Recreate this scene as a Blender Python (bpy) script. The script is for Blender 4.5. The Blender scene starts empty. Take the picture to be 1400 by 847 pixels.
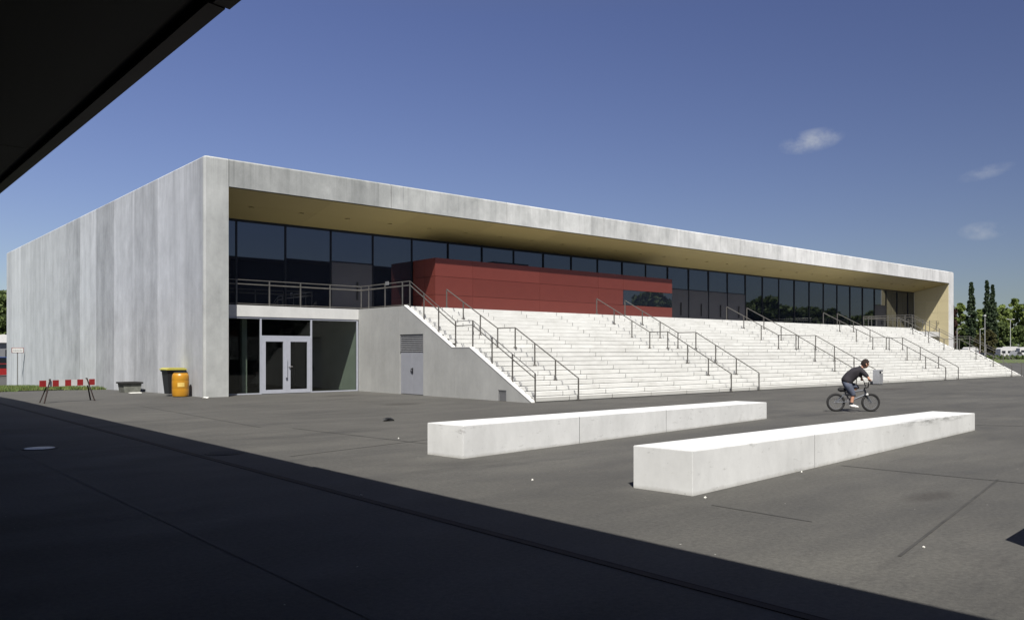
import bpy, bmesh, math, random
import numpy as np
from mathutils import Vector, Matrix
R_ = math.radians
S = bpy.context.scene
COL = S.collection

# ------------------------------------------------------------------ camera
cam_d = bpy.data.cameras.new("camera"); cam = bpy.data.objects.new("camera", cam_d); COL.objects.link(cam)
cam.location = (0, 0, 1.62); cam.rotation_euler = (R_(90), 0, R_(-40.73))
cam_d.sensor_width = 36; cam_d.lens = 28.787; cam_d.shift_y = 0.0411
cam_d.clip_start = 0.1; cam_d.clip_end = 6000
S.camera = cam
S.view_settings.view_transform = 'Standard'; S.view_settings.look = 'None'
S.view_settings.exposure = 0.75; S.view_settings.gamma = 1.0; S.view_settings.use_curve_mapping = False

# ------------------------------------------------------------------ sun and sky
SUN_EL = 53.3
SUN_TO = Vector((-0.625, -0.78, 0)).normalized() * math.cos(R_(SUN_EL)) + Vector((0, 0, math.sin(R_(SUN_EL))))
sun_d = bpy.data.lights.new("sun", 'SUN'); sun = bpy.data.objects.new("sun", sun_d); COL.objects.link(sun)
sun_d.energy = 4.4; sun_d.angle = R_(0.53); sun_d.color = (1.0, 0.955, 0.88)
sun.rotation_euler = (-SUN_TO).to_track_quat('-Z', 'Y').to_euler()
sun.location = (-30, -40, 60)

W = bpy.data.worlds.new("World"); S.world = W; W.use_nodes = True
nt = W.node_tree; nt.nodes.clear()
def wn(t, **k):
    n = nt.nodes.new(t)
    for a, b in k.items(): setattr(n, a, b)
    return n
def wl(a, b): nt.links.new(a, b)
sky = wn('ShaderNodeTexSky', sky_type='NISHITA', sun_disc=False)
sky.sun_elevation = R_(SUN_EL); sky.sun_rotation = math.atan2(SUN_TO.x, SUN_TO.y)
sky.altitude = 0; sky.air_density = 1.0; sky.dust_density = 0.6; sky.ozone_density = 3.0
hsv = wn('ShaderNodeHueSaturation'); hsv.inputs['Hue'].default_value = 0.515; hsv.inputs['Saturation'].default_value = 0.92; hsv.inputs['Value'].default_value = 1.0
wl(sky.outputs[0], hsv.inputs['Color'])
tcw = wn('ShaderNodeTexCoord')
def vmath(op, a, b=None):
    n = wn('ShaderNodeVectorMath', operation=op)
    for i, v in enumerate((a, b)):
        if v is None: continue
        if hasattr(v, 'links'): wl(v, n.inputs[i])
        else: n.inputs[i].default_value = v
    return n
def wmath(op, a, b=None, clamp=False):
    n = wn('ShaderNodeMath', operation=op, use_clamp=clamp)
    for i, v in enumerate((a, b)):
        if v is None: continue
        if hasattr(v, 'links'): wl(v, n.inputs[i])
        else: n.inputs[i].default_value = v
    return n.outputs[0]
noise = wn('ShaderNodeTexNoise'); noise.inputs['Scale'].default_value = 26; noise.inputs['Detail'].default_value = 7; noise.inputs['Roughness'].default_value = 0.62
mp = wn('ShaderNodeMapping'); mp.inputs['Scale'].default_value = (1, 1, 1.5)
wl(tcw.outputs['Generated'], mp.inputs[0]); wl(mp.outputs[0], noise.inputs['Vector'])
total = None
# three small wisps of cloud: azimuth (from +X), elevation, half sizes, weight
for (az, el, ha, he, w, tilt) in ((29.2, 13.6, 2.1, 0.8, 0.58, 0.12), (19.2, 10.75, 1.6, 0.45, 0.30, 0.18), (19.4, 7.3, 1.4, 0.6, 0.40, 0.0)):
    a, e = R_(az), R_(el)
    d0 = Vector((math.cos(a)*math.cos(e), math.sin(a)*math.cos(e), math.sin(e)))
    rt = Vector((math.sin(a), -math.cos(a), 0)); up = rt.cross(d0)
    x = vmath('DOT_PRODUCT', tcw.outputs['Generated'], tuple(rt)).outputs['Value']
    y0 = wmath('SUBTRACT', vmath('DOT_PRODUCT', tcw.outputs['Generated'], tuple(up)).outputs['Value'], wmath('MULTIPLY', x, tilt))
    q = wmath('ADD', wmath('POWER', wmath('ABSOLUTE', wmath('DIVIDE', x, R_(ha))), 2.0), wmath('POWER', wmath('ABSOLUTE', wmath('DIVIDE', y0, R_(he))), 2.0))
    fr = wmath('GREATER_THAN', vmath('DOT_PRODUCT', tcw.outputs['Generated'], tuple(d0)).outputs['Value'], 0.5)
    m = wmath('MULTIPLY', wmath('SUBTRACT', 1.0, q, True), w)
    m = wmath('MULTIPLY', m, fr)
    total = m if total is None else wmath('ADD', total, m)
nz = wmath('MULTIPLY', wmath('SUBTRACT', noise.outputs['Fac'], 0.40), 4.0, True)
cl = wmath('MULTIPLY', total, nz, True)
mixc = wn('ShaderNodeMix', data_type='RGBA'); mixc.inputs[7].default_value = (5.6, 5.9, 6.4, 1)
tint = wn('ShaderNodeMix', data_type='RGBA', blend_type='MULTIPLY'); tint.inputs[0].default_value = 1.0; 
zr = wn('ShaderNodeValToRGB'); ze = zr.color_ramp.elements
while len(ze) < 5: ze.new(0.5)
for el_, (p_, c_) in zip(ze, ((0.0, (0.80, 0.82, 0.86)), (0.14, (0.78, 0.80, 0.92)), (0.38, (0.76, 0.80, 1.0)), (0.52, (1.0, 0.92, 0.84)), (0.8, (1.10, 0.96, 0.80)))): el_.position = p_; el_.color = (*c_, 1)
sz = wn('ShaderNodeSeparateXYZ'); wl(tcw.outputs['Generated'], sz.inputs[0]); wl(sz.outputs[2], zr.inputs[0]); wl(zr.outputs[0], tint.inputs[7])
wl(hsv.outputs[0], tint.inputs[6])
# the band of polarised sky: a little darker towards the right-hand azimuths
pol = wmath('SUBTRACT', 0.93, wmath('MULTIPLY', vmath('DOT_PRODUCT', tcw.outputs['Generated'], (0.7578, -0.6525, 0)).outputs['Value'], 0.40))
pol = wmath('MINIMUM', wmath('MAXIMUM', pol, 0.68), 1.15)
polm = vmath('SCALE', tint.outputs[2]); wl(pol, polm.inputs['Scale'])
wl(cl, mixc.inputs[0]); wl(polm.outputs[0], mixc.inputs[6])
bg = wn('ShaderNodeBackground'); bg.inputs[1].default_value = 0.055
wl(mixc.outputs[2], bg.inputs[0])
wo = wn('ShaderNodeOutputWorld'); wl(bg.outputs[0], wo.inputs[0])

# ------------------------------------------------------------------ materials
class NT:
    def __init__(s, name):
        s.m = bpy.data.materials.new(name); s.m.use_nodes = True; s.t = s.m.node_tree
        s.b = s.t.nodes['Principled BSDF']
    def n(s, t, **k):
        n = s.t.nodes.new(t)
        for a, b in k.items(): setattr(n, a, b)
        return n
    def l(s, a, b): s.t.links.new(a, b)
    def inp(s, node, i, v):
        if hasattr(v, 'links'): s.l(v, node.inputs[i])
        else: node.inputs[i].default_value = v
    def math(s, op, a, b=0.0, c=None, clamp=False):
        n = s.n('ShaderNodeMath', operation=op, use_clamp=clamp)
        s.inp(n, 0, a); s.inp(n, 1, b)
        if c is not None: s.inp(n, 2, c)
        return n.outputs[0]
    def pos(s):
        return s.n('ShaderNodeNewGeometry').outputs['Position']
    def obj(s):
        return s.n('ShaderNodeTexCoord').outputs['Object']
    def sep(s, v):
        n = s.n('ShaderNodeSeparateXYZ'); s.l(v, n.inputs[0]); return n.outputs
    def noise(s, v, scale, sc=(1, 1, 1), detail=4, rough=0.55, off=(0, 0, 0)):
        m = s.n('ShaderNodeMapping'); m.inputs['Scale'].default_value = sc; m.inputs['Location'].default_value = off; s.l(v, m.inputs[0])
        n = s.n('ShaderNodeTexNoise'); n.inputs['Scale'].default_value = scale; n.inputs['Detail'].default_value = detail; n.inputs['Roughness'].default_value = rough
        s.l(m.outputs[0], n.inputs['Vector']); return n.outputs['Fac']
    def ramp(s, f, stops):
        n = s.n('ShaderNodeValToRGB'); e = n.color_ramp.elements
        while len(e) < len(stops): e.new(0.5)
        for el, (p, c) in zip(e, stops):
            el.position = p; el.color = (c[0], c[1], c[2], 1) if not isinstance(c, (int, float)) else (c, c, c, 1)
        s.inp(n, 0, f); return n.outputs[0]
    def mix(s, f, a, b, blend='MIX'):
        n = s.n('ShaderNodeMix', data_type='RGBA', blend_type=blend)
        s.inp(n, 0, f)
        for i, v in ((6, a), (7, b)):
            if hasattr(v, 'links'): s.l(v, n.inputs[i])
            else: n.inputs[i].default_value = (v[0], v[1], v[2], 1)
        return n.outputs[2]
    def bump(s, h, strength=0.3, dist=0.01):
        n = s.n('ShaderNodeBump'); n.inputs['Strength'].default_value = strength; n.inputs['Distance'].default_value = dist
        s.l(h, n.inputs['Height']); s.l(n.outputs[0], s.b.inputs['Normal'])
    def set(s, color=None, rough=None, metal=None, ior=None):
        if color is not None:
            if hasattr(color, 'links'): s.l(color, s.b.inputs['Base Color'])
            else: s.b.inputs['Base Color'].default_value = (*color[:3], 1)
        if rough is not None: s.inp(s.b, 'Roughness', rough)
        if metal is not None: s.b.inputs['Metallic'].default_value = metal
        if ior is not None: s.b.inputs['IOR'].default_value = ior
        return s.m

def plain(name, c, rough=0.6, metal=0.0, var=0.12, scale=6.0):
    k = NT(name); f = k.noise(k.obj(), scale, detail=5)
    d = tuple(x*(1-var) for x in c); u = tuple(min(1, x*(1+var)) for x in c)
    return k.set(k.ramp(f, ((0.3, d), (0.7, u))), rough, metal)

def concrete(name, lo, hi, axis=1, off=0.0, spacing=3.1, panel=0.5, streak=0.5, seed=0.0, specks=False, far_tone=None, blot=0.95):
    k = NT(name); p = k.pos()
    a = k.sep(p)[axis]
    cell = k.math('FLOOR', k.math('DIVIDE', k.math('SUBTRACT', a, off), spacing))
    wn_ = k.n('ShaderNodeTexWhiteNoise', noise_dimensions='1D'); k.l(k.math('ADD', cell, 3.7+seed), wn_.inputs['W'])
    pv = wn_.outputs['Value']
    st = k.noise(p, 1.0, (1.3, 1.3, 0.13), 7, 0.62, (seed, seed, seed))
    st2 = k.noise(p, 1.0, (4.0, 4.0, 0.30), 4, 0.6, (seed, 3, seed))
    bl = k.noise(p, 0.9, (1, 1, 0.7), 8, 0.68, (seed*2, 1, 4))
    fine = k.noise(p, 14, (1, 1, 1), 4, 0.6)
    v = k.math('MULTIPLY', pv, panel)
    v = k.math('ADD', v, k.math('MULTIPLY', st, streak*1.25))
    v = k.math('ADD', v, k.math('MULTIPLY', st2, streak*0.55))
    v = k.math('ADD', v, k.math('MULTIPLY', bl, blot))
    v = k.math('ADD', v, k.math('MULTIPLY', fine, 0.12))
    tot = panel*0.5 + streak*0.9 + blot*0.5 + 0.06
    v = k.math('ADD', k.math('SUBTRACT', v, tot), 0.5)
    c = k.ramp(v, ((0.10, lo), (0.86, hi)))
    zz_ = k.sep(p)[2]
    dr_ = k.noise(p, 1.0, (5.5, 5.5, 0.12), 5, 0.7, (seed, 11, 2))
    dm = k.math('MULTIPLY', k.math('MULTIPLY', k.math('SUBTRACT', zz_, 7.0), 0.55, None, True), k.math('MULTIPLY', k.math('SUBTRACT', dr_, 0.5), 5.0, None, True))
    v = k.math('SUBTRACT', v, k.math('MULTIPLY', dm, 0.30))
    c = k.ramp(v, ((0.10, lo), (0.86, hi)))
    if far_tone:                                   # shifts to a paler tone range farther along the panel axis
        f = k.n('ShaderNodeMapRange'); k.l(k.math('ADD', a, k.math('MULTIPLY', k.math('SUBTRACT', bl, 0.5), 22)), f.inputs[0]); f.inputs[1].default_value = far_tone[0]; f.inputs[2].default_value = far_tone[1]
        c = k.mix(f.outputs[0], c, k.ramp(v, ((0.10, far_tone[2]), (0.86, far_tone[3]))))
    if specks:
        s = k.noise(p, 2.3, (1, 1, 1), 6, 0.7, (9, 2, 1)); c = k.mix(k.math('MULTIPLY', k.math('SUBTRACT', s, 0.62), 3.0, None, True), c, (lo[0]*.6, lo[1]*.58, lo[2]*.52))
    if specks:
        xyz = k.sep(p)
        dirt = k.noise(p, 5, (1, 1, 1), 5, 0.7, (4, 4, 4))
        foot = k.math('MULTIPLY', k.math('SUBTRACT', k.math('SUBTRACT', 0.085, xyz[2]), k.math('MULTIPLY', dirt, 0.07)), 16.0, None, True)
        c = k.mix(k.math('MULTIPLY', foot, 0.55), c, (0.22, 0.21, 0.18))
        por = k.n('ShaderNodeTexVoronoi'); por.inputs['Scale'].default_value = 9.0; k.l(p, por.inputs['Vector'])
        c = k.mix(k.math('MULTIPLY', k.math('LESS_THAN', por.outputs['Distance'], k.math('MULTIPLY', k.math('SUBTRACT', k.sep(por.outputs['Color'])[0], 0.5), 0.16)), 0.5), c, (0.2, 0.2, 0.19))
        scr = k.noise(p, 3.2, (1.0, 1.0, 3.4), 7, 0.78, (1, 7, 2))
        c = k.mix(k.math('MULTIPLY', k.math('SUBTRACT', scr, 0.59), 5.0, None, True), c, (0.20, 0.20, 0.195))
        # rubber smear ground into the top edge of the near bench by skaters
        xm = k.math('MULTIPLY', k.math('MULTIPLY', k.math('SUBTRACT', xyz[0], 13.6), 0.5, None, True), k.math('MULTIPLY', k.math('SUBTRACT', 18.1, xyz[0]), 1.2, None, True))
        ym = k.math('MULTIPLY', k.math('SUBTRACT', k.math('ADD', 5.22, k.math('MULTIPLY', xyz[0], 0.0879)), k.math('SUBTRACT', xyz[1], 0.0)), 8.0, None, True)
        zm = k.math('MULTIPLY', k.math('SUBTRACT', xyz[2], 0.27), 8.0, None, True)
        sm_ = k.noise(p, 2.0, (0.7, 6, 6), 8, 0.75, (0, 0, 9))
        sm_ = k.math('MULTIPLY', k.math('SUBTRACT', sm_, 0.44), 6.0, None, True)
        c = k.mix(k.math('MULTIPLY', k.math('MULTIPLY', k.math('MULTIPLY', xm, zm), ym), k.math('MULTIPLY', sm_, 0.85)), c, (0.07, 0.07, 0.07))
    k.bump(fine, 0.15, 0.004)
    return k.set(c, 0.85)

M = {}
M['conc_side'] = concrete('concrete_side', (0.190, 0.200, 0.215), (0.50, 0.52, 0.55), 1, 0.36, 3.1, 0.36, 0.50, 1.3, blot=0.70, far_tone=(34, 52, (0.28, 0.295, 0.315), (0.59, 0.615, 0.65)))
M['conc_front'] = concrete('concrete_front', (0.175, 0.185, 0.185), (0.44, 0.455, 0.45), 0, 11.64, 6.33, 0.25, 0.30, 5.1, far_tone=(17, 52, (0.36, 0.365, 0.365), (0.74, 0.745, 0.745)))
M['conc_stair'] = concrete('concrete_stair_wall', (0.21, 0.215, 0.21), (0.38, 0.385, 0.375), 1, 0.3, 3.6, 0.15, 0.3, 8.4)
M['conc_slab'] = concrete('concrete_slab', (0.38, 0.385, 0.38), (0.58, 0.585, 0.575), 0, 0, 9, 0.1, 0.2, 2.2)
M['conc_bench'] = concrete('concrete_bench', (0.44, 0.45, 0.455), (0.76, 0.775, 0.785), 0, 7.56, 2.9, 0.12, 0.25, 3.3, True)
M['coping'] = plain('coping_white', (0.62, 0.62, 0.61), 0.7, 0, 0.05)

def stairs_mat():
    k = NT('stair_concrete'); p = k.pos(); xyz = k.sep(p)
    nrm = k.sep(k.n('ShaderNodeNewGeometry').outputs['Normal'])
    riser = k.math('LESS_THAN', nrm[1], -0.5)
    row = k.math('FLOOR', k.math('DIVIDE', k.math('ADD', xyz[2], 0.004), 0.1625))
    fx = k.math('FRACT', k.math('DIVIDE', k.math('SUBTRACT', xyz[0], 21.37), 2.11))
    colid = k.math('FLOOR', k.math('DIVIDE', k.math('SUBTRACT', xyz[0], 21.37), 2.11))
    wn_ = k.n('ShaderNodeTexWhiteNoise', noise_dimensions='2D'); cm = k.n('ShaderNodeCombineXYZ'); k.l(row, cm.inputs[0]); k.l(colid, cm.inputs[1]); k.l(cm.outputs[0], wn_.inputs['Vector'])
    line = k.math('LESS_THAN', fx, k.math('ADD', 0.009, k.math('MULTIPLY', wn_.outputs['Value'], 0.008)))
    line = k.math('MULTIPLY', k.math('MULTIPLY', line, riser), k.math('GREATER_THAN', wn_.outputs['Value'], 0.10))
    d1 = k.noise(p, 0.8, (1, 2, 2), 7, 0.65); d2 = k.noise(p, 9, (0.25, 1, 1), 5, 0.7)
    base = k.ramp(k.math('ADD', k.math('MULTIPLY', d1, 0.55), k.math('MULTIPLY', d2, 0.45)), ((0.28, (0.44, 0.44, 0.42)), (0.50, (0.565, 0.57, 0.555)), (0.7, (0.64, 0.645, 0.63))))
    tone = k.ramp(wn_.outputs['Value'], ((0, 0.965), (1, 1.0)))
    base = k.mix(1.0, base, tone, 'MULTIPLY')
    lowrow = k.math('LESS_THAN', xyz[2], 0.158)
    base = k.mix(k.math('MULTIPLY', lowrow, 0.38), base, (0.26, 0.26, 0.235))
    base = k.mix(k.math('MULTIPLY', line, 0.8), base, (0.06, 0.06, 0.06))
    k.bump(d2, 0.15, 0.004)
    return k.set(base, 0.8)
M['stairs'] = stairs_mat()

def asphalt():
    k = NT('asphalt'); p = k.pos()
    big = k.noise(p, 0.16, (1, 1.6, 1), 6, 0.62); mid = k.noise(p, 0.9, (0.55, 1.5, 1), 6, 0.65, (3, 1, 0)); fine = k.noise(p, 60, (1, 1, 1), 3, 0.7); grit = k.noise(p, 220, (1, 1, 1), 2, 0.8)
    v = k.math('ADD', k.math('ADD', k.math('MULTIPLY', big, 0.5), k.math('MULTIPLY', mid, 0.35)), k.math('MULTIPLY', fine, 0.15))
    c = k.ramp(v, ((0.36, (0.046, 0.0452, 0.0420)), (0.5, (0.064, 0.0625, 0.0575)), (0.62, (0.083, 0.081, 0.0735))))
    st = k.noise(p, 0.30, (0.55, 1.9, 1), 9, 0.72, (20, 4, 0))
    c = k.mix(k.math('MULTIPLY', k.math('SUBTRACT', st, 0.56), 6.0, None, True), c, (0.038, 0.037, 0.035))
    st3 = k.noise(p, 0.55, (0.8, 1.5, 1), 8, 0.75, (2, 14, 0))
    c = k.mix(k.math('MULTIPLY', k.math('SUBTRACT', st3, 0.60), 5.0, None, True), c, (0.105, 0.103, 0.097))
    for (sx_, sy_, ra, rb) in ((15.2, 27.2, 1.5, 1.0), (20.4, 23.6, 1.6, 0.9), (25.6, 18.2, 1.9, 0.7), (36.5, 16.4, 3.2, 0.9), (14.0, 21.5, 1.3, 0.8), (9.6, 3.9, 0.9, 0.35), (16.5, 8.6, 1.6, 0.5), (27.5, 14.0, 2.2, 0.7)):
        w_ = k.n('ShaderNodeVectorMath', operation='MULTIPLY'); sb = k.n('ShaderNodeVectorMath', operation='SUBTRACT'); k.l(p, sb.inputs[0]); sb.inputs[1].default_value = (sx_, sy_, 0)
        k.l(sb.outputs[0], w_.inputs[0]); w_.inputs[1].default_value = (1/ra, 1/rb, 0)
        ln = k.n('ShaderNodeVectorMath', operation='LENGTH'); k.l(w_.outputs[0], ln.inputs[0])
        mk = k.math('MULTIPLY', k.math('SUBTRACT', k.math('SUBTRACT', 1.25, ln.outputs['Value']), k.math('MULTIPLY', st3, 1.15)), 2.6, None, True)
        c = k.mix(k.math('MULTIPLY', mk, 0.62), c, (0.030, 0.027, 0.024))
    gr2 = k.noise(p, 22, (1, 1, 1), 5, 0.8); c = k.mix(0.9, c, k.ramp(gr2, ((0.30, 0.62), (0.70, 1.38))), 'MULTIPLY')
    g = k.ramp(grit, ((0.35, 0.80), (0.65, 1.22))); c = k.mix(0.8, c, g, 'MULTIPLY')
    vor = k.n('ShaderNodeTexVoronoi', voronoi_dimensions='2D'); vor.inputs['Scale'].default_value = 1.25; k.l(p, vor.inputs['Vector'])
    cs = k.sep(vor.outputs['Color']); dot = k.math('LESS_THAN', vor.outputs['Distance'], k.math('MULTIPLY', k.math('SUBTRACT', cs[0], 0.60), 0.026))
    c = k.mix(k.math('MULTIPLY', dot, 0.7), c, (0.55, 0.55, 0.52))
    k.bump(fine, 0.35, 0.004)
    return k.set(c, k.ramp(mid, ((0.3, 0.72), (0.7, 0.9))))
M['asphalt'] = asphalt()
M['tar'] = plain('tar_joint', (0.044, 0.043, 0.040), 0.75, 0, 0.3, 3)
M['rust'] = plain('rusty_slot', (0.020, 0.011, 0.006), 0.8, 0, 0.5, 5)
M['iron'] = plain('cast_iron', (0.10, 0.10, 0.10), 0.42, 0.6, 0.3, 12)
M['iron_b'] = plain('worn_iron', (0.33, 0.33, 0.33), 0.42, 0.5, 0.25, 12)
M['rail'] = plain('rail_steel', (0.105, 0.10, 0.092), 0.45, 0.2, 0.2, 4)
M['alu'] = plain('aluminium_frame', (0.40, 0.42, 0.48), 0.38, 0.25, 0.05)
M['mullion'] = plain('mullion_dark', (0.010, 0.011, 0.016), 0.35, 0.2)
M['doorgrey'] = plain('door_grey_panel', (0.055, 0.055, 0.066), 0.5, 0, 0.08, 1.2)
M['svcdoor'] = plain('service_door_grey', (0.25, 0.26, 0.29), 0.5, 0, 0.06, 2)
M['louvre'] = plain('louvre_grey', (0.22, 0.225, 0.235), 0.45, 0.3)
M['downlight'] = plain('downlight_trim', (0.23, 0.19, 0.08), 0.6)
M['black'] = plain('black_plastic', (0.012, 0.013, 0.015), 0.5)
M['darkgap'] = plain('dark_gap', (0.015, 0.015, 0.015), 0.9)
M['white'] = plain('white_paint', (0.62, 0.62, 0.61), 0.45, 0, 0.05)
M['scrap'] = plain('white_scrap', (0.75, 0.75, 0.72), 0.8)
M['dark_in'] = plain('dark_interior', (0.012, 0.012, 0.014), 0.9)

def panelled(name, c, var, rough=0.5, grain=3.0):
    k = NT(name); p = k.pos()
    f = k.noise(p, grain, (1, 1, 1), 5, 0.6); pv = k.n('ShaderNodeNewGeometry').outputs['Random Per Island']
    v = k.math('ADD', k.math('MULTIPLY', f, 0.5), k.math('MULTIPLY', pv, 0.5))
    return k.set(k.ramp(v, ((0.2, tuple(x*(1-var) for x in c)), (0.8, tuple(min(1, x*(1+var)) for x in c)))), rough)
M['red'] = panelled('red_panel', (0.112, 0.026, 0.020), 0.12, 0.42)
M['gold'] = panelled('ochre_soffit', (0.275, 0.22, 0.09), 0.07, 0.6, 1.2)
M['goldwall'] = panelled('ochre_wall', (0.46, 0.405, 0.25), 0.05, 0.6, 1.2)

def glass_dark():
    k = NT('tinted_glass'); p = k.pos()
    w = k.noise(p, 0.7, (1, 1, 0.18), 2, 0.5)
    k.bump(w, 0.012, 0.05)
    k.set((0.008, 0.010, 0.017), 0.015, 0, 2.25)
    k.b.inputs['Specular Tint'].default_value = (0.86, 0.92, 1.0, 1)
    return k.m
M['glass'] = glass_dark()
def glass_clear(name, tint, ior):
    k = NT(name); t = k.t; t.nodes.remove(k.b)
    fr = k.n('ShaderNodeFresnel'); bf = k.n('ShaderNodeNewGeometry').outputs['Backfacing']; k.l(k.math('ADD', k.math('MULTIPLY', bf, 1.0/ior-ior), ior), fr.inputs['IOR'])
    tr = k.n('ShaderNodeBsdfTransparent'); tr.inputs[0].default_value = (*tint, 1)
    gl = k.n('ShaderNodeBsdfAnisotropic' if False else 'ShaderNodeBsdfGlossy'); gl.inputs['Roughness'].default_value = 0.01
    mx = k.n('ShaderNodeMixShader'); k.l(fr.outputs[0], mx.inputs[0]); k.l(tr.outputs[0], mx.inputs[1]); k.l(gl.outputs[0], mx.inputs[2])
    k.l(mx.outputs[0], t.nodes['Material Output'].inputs[0]); return k.m
M['glass_entry'] = glass_clear('entrance_glass', (0.63, 0.67, 0.64), 1.5)
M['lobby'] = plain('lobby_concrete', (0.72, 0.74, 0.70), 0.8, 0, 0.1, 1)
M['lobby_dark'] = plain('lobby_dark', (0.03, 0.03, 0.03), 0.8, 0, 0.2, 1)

# ------------------------------------------------------------------ mesh helpers
class MB:
    def __init__(s): s.v = []; s.f = []; s.mi = []
    def add(s, vs, fs, mi=0):
        o = len(s.v); s.v += [tuple(v) for v in vs]; s.f += [tuple(i+o for i in f) for f in fs]; s.mi += [mi]*len(fs); return s
    def box(s, x0, x1, y0, y1, z0, z1, mi=0):
        v = [(x, y, z) for z in (z0, z1) for y in (y0, y1) for x in (x0, x1)]
        return s.add(v, [(0, 2, 3, 1), (4, 5, 7, 6), (0, 1, 5, 4), (2, 6, 7, 3), (0, 4, 6, 2), (1, 3, 7, 5)], mi)
    def cbox(s, x0, x1, y0, y1, z0, z1, c=0.01, mi=0):           # box with chamfered edges
        bm = bmesh.new(); bmesh.ops.create_cube(bm, size=1)
        for v in bm.verts: v.co = ((x0+x1)/2+v.co.x*(x1-x0), (y0+y1)/2+v.co.y*(y1-y0), (z0+z1)/2+v.co.z*(z1-z0))
        bmesh.ops.bevel(bm, geom=list(bm.edges), offset=c, segments=2, affect='EDGES', profile=0.5)
        return s.bm(bm, mi)
    def bm(s, bm, mi=0):
        bm.verts.index_update(); s.add([v.co[:] for v in bm.verts], [[v.index for v in f.verts] for f in bm.faces], mi); bm.free(); return s
    def prism(s, pts, axis, a0, a1, mi=0):
        # pts: 2-D polygon; axis 'x': (y,z), 'y': (x,z), 'z': (x,y)
        n = len(pts)
        def P(p, a): return (a, p[0], p[1]) if axis == 'x' else (p[0], a, p[1]) if axis == 'y' else (p[0], p[1], a)
        v = [P(p, a0) for p in pts] + [P(p, a1) for p in pts]
        f = [tuple(range(n))[::-1], tuple(range(n, 2*n))] + [(i, (i+1) % n, n+(i+1) % n, n+i) for i in range(n)]
        return s.add(v, f, mi)
    def tube(s, pts, r, n=8, mi=0, cap=True):
        pts = [Vector(p) for p in pts]; rs = r if isinstance(r, (list, tuple)) else [r]*len(pts)
        vs = []; prev = None
        for i, p in enumerate(pts):
            t = (pts[min(i+1, len(pts)-1)] - pts[max(i-1, 0)]).normalized()
            if prev is None: u = t.orthogonal().normalized()
            else: u = (prev - t*prev.dot(t)).normalized()
            prev = u; w = t.cross(u)
            # mitre
            k = 1.0
            if 0 < i < len(pts)-1:
                a = (pts[i]-pts[i-1]).normalized(); k = 1.0/max(0.5, a.dot(t))
            for j in range(n):
                an = 2*math.pi*j/n
                vs.append(p + (u*math.cos(an) + w*math.sin(an))*rs[i]*(1 if k < 1.02 else 1+(k-1)*0.7))
        fs = [(i*n+j, i*n+(j+1) % n, (i+1)*n+(j+1) % n, (i+1)*n+j) for i in range(len(pts)-1) for j in range(n)]
        if cap: fs += [tuple(range(n))[::-1], tuple(range((len(pts)-1)*n, len(pts)*n))]
        return s.add(vs, fs, mi)
    def bar(s, a, b, w, h, mi=0):                                  # rectangular bar between two points
        a, b = Vector(a), Vector(b); t = (b-a).normalized()
        u = Vector((0, 0, 1)).cross(t)
        u = Vector((1, 0, 0)) if u.length < 1e-4 else u.normalized()
        v = t.cross(u)
        vs = [p + u*(sx*w/2) + v*(sy*h/2) for p in (a, b) for sx, sy in ((-1, -1), (1, -1), (1, 1), (-1, 1))]
        return s.add(vs, [(0, 3, 2, 1), (4, 5, 6, 7), (0, 1, 5, 4), (1, 2, 6, 5), (2, 3, 7, 6), (3, 0, 4, 7)], mi)
    def lathe(s, prof, c=(0, 0, 0), n=24, axis='z', mi=0):
        vs = []
        for (r, h) in prof:
            for j in range(n):
                a = 2*math.pi*j/n; x, y = r*math.cos(a), r*math.sin(a)
                p = (x, y, h) if axis == 'z' else (x, h, y)
                vs.append((p[0]+c[0], p[1]+c[1], p[2]+c[2]))
        m = len(prof)
        fs = [(i*n+j, i*n+(j+1) % n, (i+1)*n+(j+1) % n, (i+1)*n+j) for i in range(m-1) for j in range(n)]
        fs += [tuple(range(n))[::-1], tuple(range((m-1)*n, m*n))]
        return s.add(vs, fs, mi)
    def build(s, name, mats, parent=None, smooth=False, label=None):
        me = bpy.data.meshes.new(name)
        off = Vector((0, 0, 0))
        p = parent
        while p is not None: off += p.location; p = p.parent
        if parent is not None and parent.get('local'): off = Vector((0, 0, 0))
        me.from_pydata([(v[0]-off.x, v[1]-off.y, v[2]-off.z) for v in s.v], [], s.f)
        mats = mats if isinstance(mats, (list, tuple)) else [mats]
        for m in mats: me.materials.append(m)
        if len(mats) > 1: me.polygons.foreach_set('material_index', s.mi)
        bm = bmesh.new(); bm.from_mesh(me); bmesh.ops.recalc_face_normals(bm, faces=bm.faces)
        if smooth:
            for f in bm.faces: f.smooth = True
            for e in bm.edges:
                if len(e.link_faces) == 2 and e.calc_face_angle(0) > R_(40): e.smooth = False
        bm.to_mesh(me); bm.free(); me.update()
        o = bpy.data.objects.new(name, me); COL.objects.link(o)
        if parent is not None:
            o.parent = parent
            if parent.get('local'): o['local'] = 1
        if label: o['label'] = label
        return o

def tag(o, label=None, cat=None, group=None, kind=None):
    if label: o['label'] = label
    if cat: o['category'] = cat
    if group: o['group'] = group
    if kind: o['kind'] = kind
    return o
def thing(name, loc, label, cat, group=None, rz=0.0, local=False):
    o = bpy.data.objects.new(name, None); COL.objects.link(o); o.location = loc; o.rotation_euler = (0, 0, rz); o.empty_display_size = 0.2
    if local: o['local'] = 1
    return tag(o, label, cat, group)
def copy_tree(o, parent=None):
    c = o.copy(); COL.objects.link(c)
    if parent is not None: c.parent = parent
    for ch in list(o.children): copy_tree(ch, c)
    return c

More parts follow.
